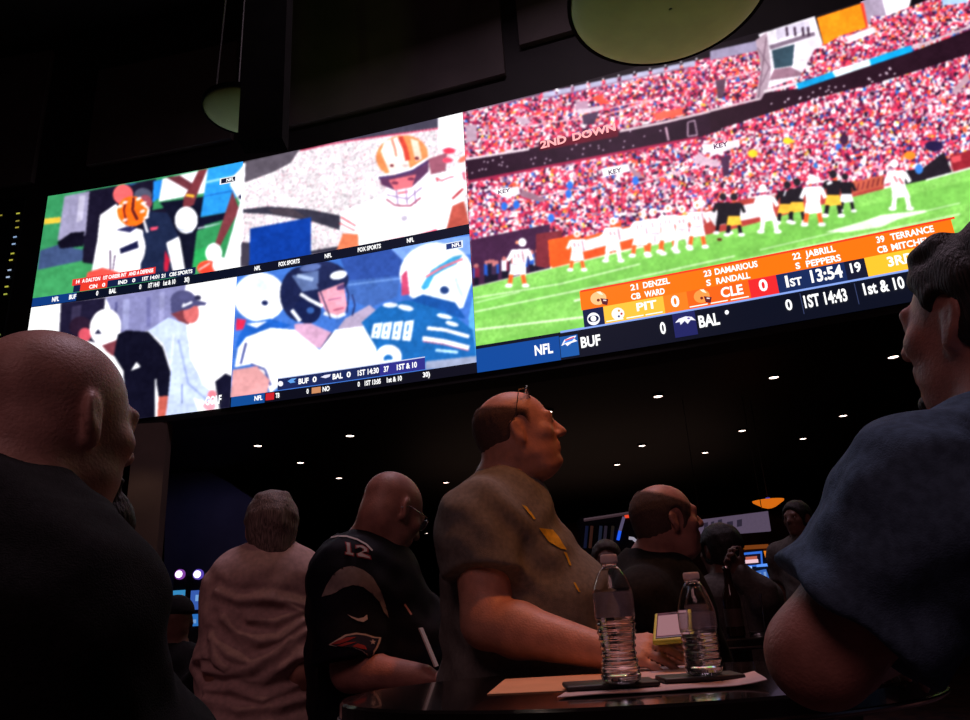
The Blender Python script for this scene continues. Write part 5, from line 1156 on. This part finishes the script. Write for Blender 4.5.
    w_ = MB().box(((a[0]+b[0])/2, Y+.6, zt*.5), ((b[0]-a[0])/2+1.2, .1, zt*.5)).build('wall_bar', redw); tag(w_, kind='structure')
    hd = MB().box(((a[0]+b[0])/2, Y+.3, zt+.10), ((b[0]-a[0])/2+1.3, .5, .09)).build('trim_9', M_BLACK); tag(hd, kind='structure')
    Yp = 11.6
    P = [W(*q, Yp) for q in ((690,521),(768,511),(771,531),(694,537))]; t = empty('sign_panel', (P[0]+P[2])/2, 'pale rectangular sign panel hanging above the lit bar machine', 'sign')
    MB().prism(P, (0,.06,0)).build('panel_face', mat('panel_pale', (.20,.19,.25), .6, emit=srgb((150,130,165)), estr=.28), t)
    for (x0, x1, y0) in ((704,708,521),(711,714,520),(718,722,518),(727,733,520),(737,742,518)):
        MB().prism([W(x0,y0+2,Yp-.01), W(x1,y0+1,Yp-.01), W(x1,y0+8,Yp-.01), W(x0,y0+9,Yp-.01)], (0,.006,0)).build('panel_mark', mat('panel_ink', (.10,.10,.14), .6, emit=srgb((90,80,110)), estr=.2), t)
    for q in ((700,519),(762,511)):
        p = W(*q, Yp+.02); MB().tube([p, p+np.array([0,0,4.28-p[2]])], .006, 6).build('hanging_rod', M_IRON, t)
    Yl = 12.0; p0 = W(768, 500, Yl); rw = .23; t = empty('pendant_lamp', p0, 'wide orange pendant lamp shade above the sign panel', 'lamp')
    MB().lathe((p0[0], p0[1], p0[2]-.13), [(.04,.00),(.10,.02),(rw,.10),(rw+.01,.125),(rw-.04,.13)], 32).build('lamp_shade', mat('amber_glass', (.5,.2,.02), .4, emit=srgb((220,110,20)), estr=.9), t, smooth=True)
    MB().tube([p0+np.array([0,0,-.005]), (p0[0], p0[1], 4.28)], .008, 6).build('cord', M_IRON, t); MB().lathe((p0[0],p0[1],p0[2]), [(.04,0),(.03,.04)], 16).build('cap', glow((60,60,160), .8), t)
    # lit bar machine
    Ym = 6.2; t = empty('gaming_terminal', (W(755,600,Ym)[0], Ym, 0), 'lit gaming terminal with blue framed display, at the right behind the tables', 'gaming machine')
    x0, x1 = W(741,600,Ym)[0], W(771,600,Ym)[0]; z0 = W(755,588,Ym)[2]; z1 = W(755,552,Ym)[2]; cx = (x0+x1)/2
    MB().box((cx, Ym+.22, (z0)/2), ((x1-x0)/2+.05, .16, z0/2), bev=.01).build('cabinet', M_IRON, t)
    def q4(n_, pts, c, s, dy): MB().prism([W(x, y, Ym+dy) for x, y in pts], (0,.010,0)).build(n_, glow(c, s), t)
    MB().prism([W(x, y, Ym+.02) for x, y in ((740,552),(763,549),(773,586),(744,590))], (0,.10,0)).build('housing', M_IRON, t)
    q4('display_frame', ((741,553),(762,551),(763,566),(742,567)), (50,110,220), 1.0, -.005); q4('display_panel', ((743,555),(760.5,553.5),(761,564.5),(744,565.5)), (20,14,40), .7, -.02); q4('display_picture', ((746,557),(757,556),(757,559),(746,560)), (190,100,80), .9, -.035); q4('display_lettering_bar', ((745.5,560),(758,559),(758.5,562.5),(746,563.5)), (230,190,200), 1.1, -.035)
    q4('light_strip', ((757,564.5),(771.5,563),(771.5,566),(757,567)), (90,150,250), 1.1, -.02); q4('light_strip', ((747,566.5),(752,566),(752,568.5),(747,569)), (150,190,255), 1.1, -.02); q4('lower_display', ((747,573),(766,569),(771,583),(750,587)), (60,110,200), .8, -.005)
    for k in range(4): q4('display_bar', ((749+k*5,575-k),(751+k*5,574.6-k),(752+k*5,583-k),(750+k*5,583.4-k)), (120,160,220), .9, -.02)
    t = empty('lit_cabinet', W(762,556,7.0), 'amber lit cabinet behind the blue framed gaming terminal', 'cabinet')
    MB().prism([W(x, y, 7.0) for x, y in ((732,560),(740,548),(769,546),(774,551),(772,566),(734,570))], (0,.35,0)).build('cabinet_body', mat('cab_wood', (.10,.04,.015), .6), t)
    for pts in (((733,557.5),(738,550),(744,548),(743,557)), ((763,551),(773,550.5),(772,562),(763,563)), ((745,545.5),(768,544),(770,548),(745,549.5))): MB().prism([W(x, y, 6.98) for x, y in pts], (0,.015,0)).build('lit_pane', glow((236,130,30) if pts[0][0] != 745 else (120,60,20), .9), t)
    zb_ = W(760,570,7.0)[2]; MB().box((W(753,570,7.0)[0], 7.18, zb_/2), (.14,.15,zb_/2)).build('cabinet_plinth', M_IRON, t)
    # glassy display with blue and red light strips, left of the cropped-hair man
    Yg = 7.4; t = empty('display_case', W(600,545,Yg), 'dark glass display case with blue and red light strips behind the cropped hair man', 'display case')
    MB().prism([W(x, y, Yg) for x, y in ((580,518),(634,511),(640,600),(584,604))], (0,.3,0)).build('case_body', mat('case_glass', (.012,.012,.018), .15), t)
    def st(n_, pts, c, s): MB().tube([W(x, y, Yg-.03) for x, y in pts], .016, 6).build(n_, glow(c, s), t)
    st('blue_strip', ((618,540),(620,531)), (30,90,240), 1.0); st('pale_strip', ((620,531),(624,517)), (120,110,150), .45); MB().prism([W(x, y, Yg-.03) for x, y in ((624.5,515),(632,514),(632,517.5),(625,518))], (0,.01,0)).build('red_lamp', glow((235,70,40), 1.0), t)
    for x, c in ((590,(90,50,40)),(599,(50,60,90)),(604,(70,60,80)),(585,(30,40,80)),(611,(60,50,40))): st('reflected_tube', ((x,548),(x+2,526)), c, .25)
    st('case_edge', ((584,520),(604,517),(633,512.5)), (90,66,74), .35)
    zc = W(610,602,Yg)[2]; MB().box((W(610,602,Yg)[0], Yg+.15, zc/2), (.28,.14,zc/2)).build('case_plinth', M_IRON, t)
    p = W(637, 547.5, 6.5); tt = empty('table_lamp', (p[0], p[1], 0), 'small amber lamp glowing behind the neck of the cropped hair man', 'lamp')
    MB().lathe((p[0],p[1],p[2]-.03), [(.012,0),(.03,.02),(.03,.05),(.012,.065)], 16).build('bulb', glow((255,180,80), 1.3), tt, smooth=True); MB().tube([(p[0],p[1],0),(p[0],p[1],p[2]-.03)], .02, 8).build('lamp_stem', M_IRON, tt)
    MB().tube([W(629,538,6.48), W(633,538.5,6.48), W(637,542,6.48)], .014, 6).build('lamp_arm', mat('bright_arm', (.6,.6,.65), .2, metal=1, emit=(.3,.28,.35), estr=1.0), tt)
    # column and blue-lit far wall at the left
    c0, c1 = W(127,500,11.1)[0], W(161,500,11.1)[0]
    tag(MB().box(((c0+c1)/2, 11.2, 2.14), ((c1-c0)/2, .1, 2.14)).build('trim_5', mat('column_plaster', (.16,.11,.09), .85, noise=.12, scale=2)), kind='structure')
    q = [W(x, y, 15.0) for x, y in ((166,468),(190,462),(228,482),(262,505),(292,540),(318,566),(318,640),(166,640))]; q = [np.array([p[0], 15.0, p[2]]) for p in q]; q[-1][2] = 0; q[-2][2] = 0
    tag(MB().prism(q, (0,.4,0)).build('wall_alcove', mat('alcove_blue', (.10,.10,.16), .9, noise=.1, scale=2)), kind='structure')
    # ceiling downlights
    M_EM = glow((255,222,205), 7.0); rim = mat('light_rim', (.05,.05,.05), .4); first = None
    pts = [(258,445),(300.5,462),(339,477.5),(350,435),(427,533),(773.6,376.5),(658,395.5),(548,411),(843,415),(742,430),(803,438),(642,445),(705,452),(617,464),(893,356),(446,482),(560,431),(690,470)]
    for (x, y) in pts[:-2]:
        p = WZ(x, y, 4.27); 
        if first is None:
            first = empty('ceiling_light', p, 'small round downlight glowing in the dark low ceiling', 'ceiling light', 'downlights in the low ceiling')
            MB().lathe(p-np.array([0,0,.02]), [(.085,.03),(.095,.0),(.075,-.004),(.07,.008)], 24, caps=False).build('trim_ring', rim, first); MB().lathe(p-np.array([0,0,.014]), [(.066,0),(.066,.006)], 20).build('lamp_lens', M_EM, first)
        else:
            r = first.copy(); COL.objects.link(r); r.location = Vector(p)
            for ch in first.children:
                c = ch.copy(); COL.objects.link(c); c.parent = r
    for o in SC.objects:
        pass
    # saucer-shaped ceiling lamps above the screens
    dish = mat('pale_dish', (.28,.42,.10), .6, noise=.08, scale=3)
    for (x, y, Y, Rr, lab, en) in ((243,110,7.6,.46,'dim round ceiling dish partly hidden by a pillar, above the left screens',7), (668,-6,6.6,1.08,'large pale green ceiling dish at the top of the view',16)):
        c = W(x, y, Y); t = empty('ceiling_dish', c, lab, 'ceiling lamp')
        prof = [(Rr*math.sin(a), -Rr*.20*math.cos(a)) for a in np.linspace(.02, 1.5, 20)] + [(Rr*1.0, 0)]
        prof2 = [(r-.02 if r > .03 else r, h+.02) for r, h in prof][::-1]
        MB().lathe(c, prof+prof2, 64, caps=False).build('dish_shell', dish, t, smooth=True)
        MB().lathe(c, [(Rr*1.0,-.03),(Rr*1.035,-.03),(Rr*1.035,.03),(Rr*1.0,.03)], 64, caps=False).build('dish_rim', M_BLACK, t)
        for k in range(3):
            a = 2.1*k; MB().tube([c+np.array([Rr*.9*math.cos(a), Rr*.9*math.sin(a), 0]), c+np.array([Rr*.5*math.cos(a), Rr*.5*math.sin(a), 12.2-c[2]])], .012, 6).build('hanger_rod', M_IRON, t)
    # dark pillar and beams near the roof
    x0, x1 = W(241,80,6.5), W(284,80,6.5)
    tag(MB().box(((x0[0]+x1[0])/2, 6.62, x0[2]+2.6), ((x1[0]-x0[0])/2, .12, 3.35)).build('trim_6', M_BLACK), kind='structure')
props()

def lights():
    w = bpy.data.worlds.new('world'); SC.world = w; w.use_nodes = True; w.node_tree.nodes['Background'].inputs[0].default_value = (.5,.35,.35,1); w.node_tree.nodes['Background'].inputs[1].default_value = .004
    def area(name, loc, tgt, size, col, e, shape='DISK'):
        l = bpy.data.lights.new(name, 'AREA'); l.energy = e; l.color = col; l.shape = shape; l.size = size; o = bpy.data.objects.new(name, l); link(o); o.location = loc
        o.rotation_euler = (Vector(tgt)-Vector(loc)).to_track_quat('-Z', 'Y').to_euler(); return o
    def spot(name, loc, tgt, ang, col, e, r=.08, blend=.6):
        l = bpy.data.lights.new(name, 'SPOT'); l.energy = e; l.color = col; l.spot_size = R_(ang); l.spot_blend = blend; l.shadow_soft_size = r; o = bpy.data.objects.new(name, l); link(o); o.location = loc
        o.rotation_euler = (Vector(tgt)-Vector(loc)).to_track_quat('-Z', 'Y').to_euler(); return o
    area('room_fill', (-1.5,-3.5,6.0), (.2,2.0,1.2), 2.5, (1.0,.48,.50), 42)  # added pinkish fill from behind the camera, no fixture modelled
    area('roof_fill', (.5,5.2,11.6), (.3,2.0,1.0), 3.0, (.95,.68,.85), 250)  # soft light added high up front to rim the heads and shoulders
    area('hall_bounce_fill', (2,18,2.6), (2,18,4.2), 8.0, (1.0,.6,.45), 12)  # added upward fill, stands in for floor bounce on the low ceiling
    spot('orange_fill_spot', (.95,1.25,4.2), (.16,1.78,1.15), 24, (1.0,.28,.08), 115)  # added orange light for the forearm and hand, no lamp known there
    spot('crown_downlight', (.15,2.0,5.2), (-.15,2.1,1.5), 34, (1.0,.62,.42), 30)
    spot('far_seat_downlight', (.75,2.3,4.2), (.55,2.45,1.5), 22, (1.0,.36,.14), 60)
    spot('left_downlight', (-.9,.7,5.0), (-.65,1.0,1.4), 30, (1.0,.72,.6), 10)
    spot('alcove_blue', (-5.0,13.0,3.9), (-5.6,15.0,1.6), 120, (.45,.45,1.0), 9)
    spot('column_wash', (-5.2,10.3,4.0), (-5.4,11.0,1.5), 100, (1.0,.7,.5), 5)
    spot('dish_light_left', (-2.9,5.6,7.6), (-2.2,7.4,9.0), 60, (.7,1.0,.2), 26)
    spot('dish_light_right', (-.6,5.6,7.6), (1.2,6.5,9.3), 60, (.7,1.0,.22), 60)
    spot('bar_light', (2.2,7.6,2.4), (2.2,9.0,1.5), 130, (1.0,.35,.15), 6)
lights()
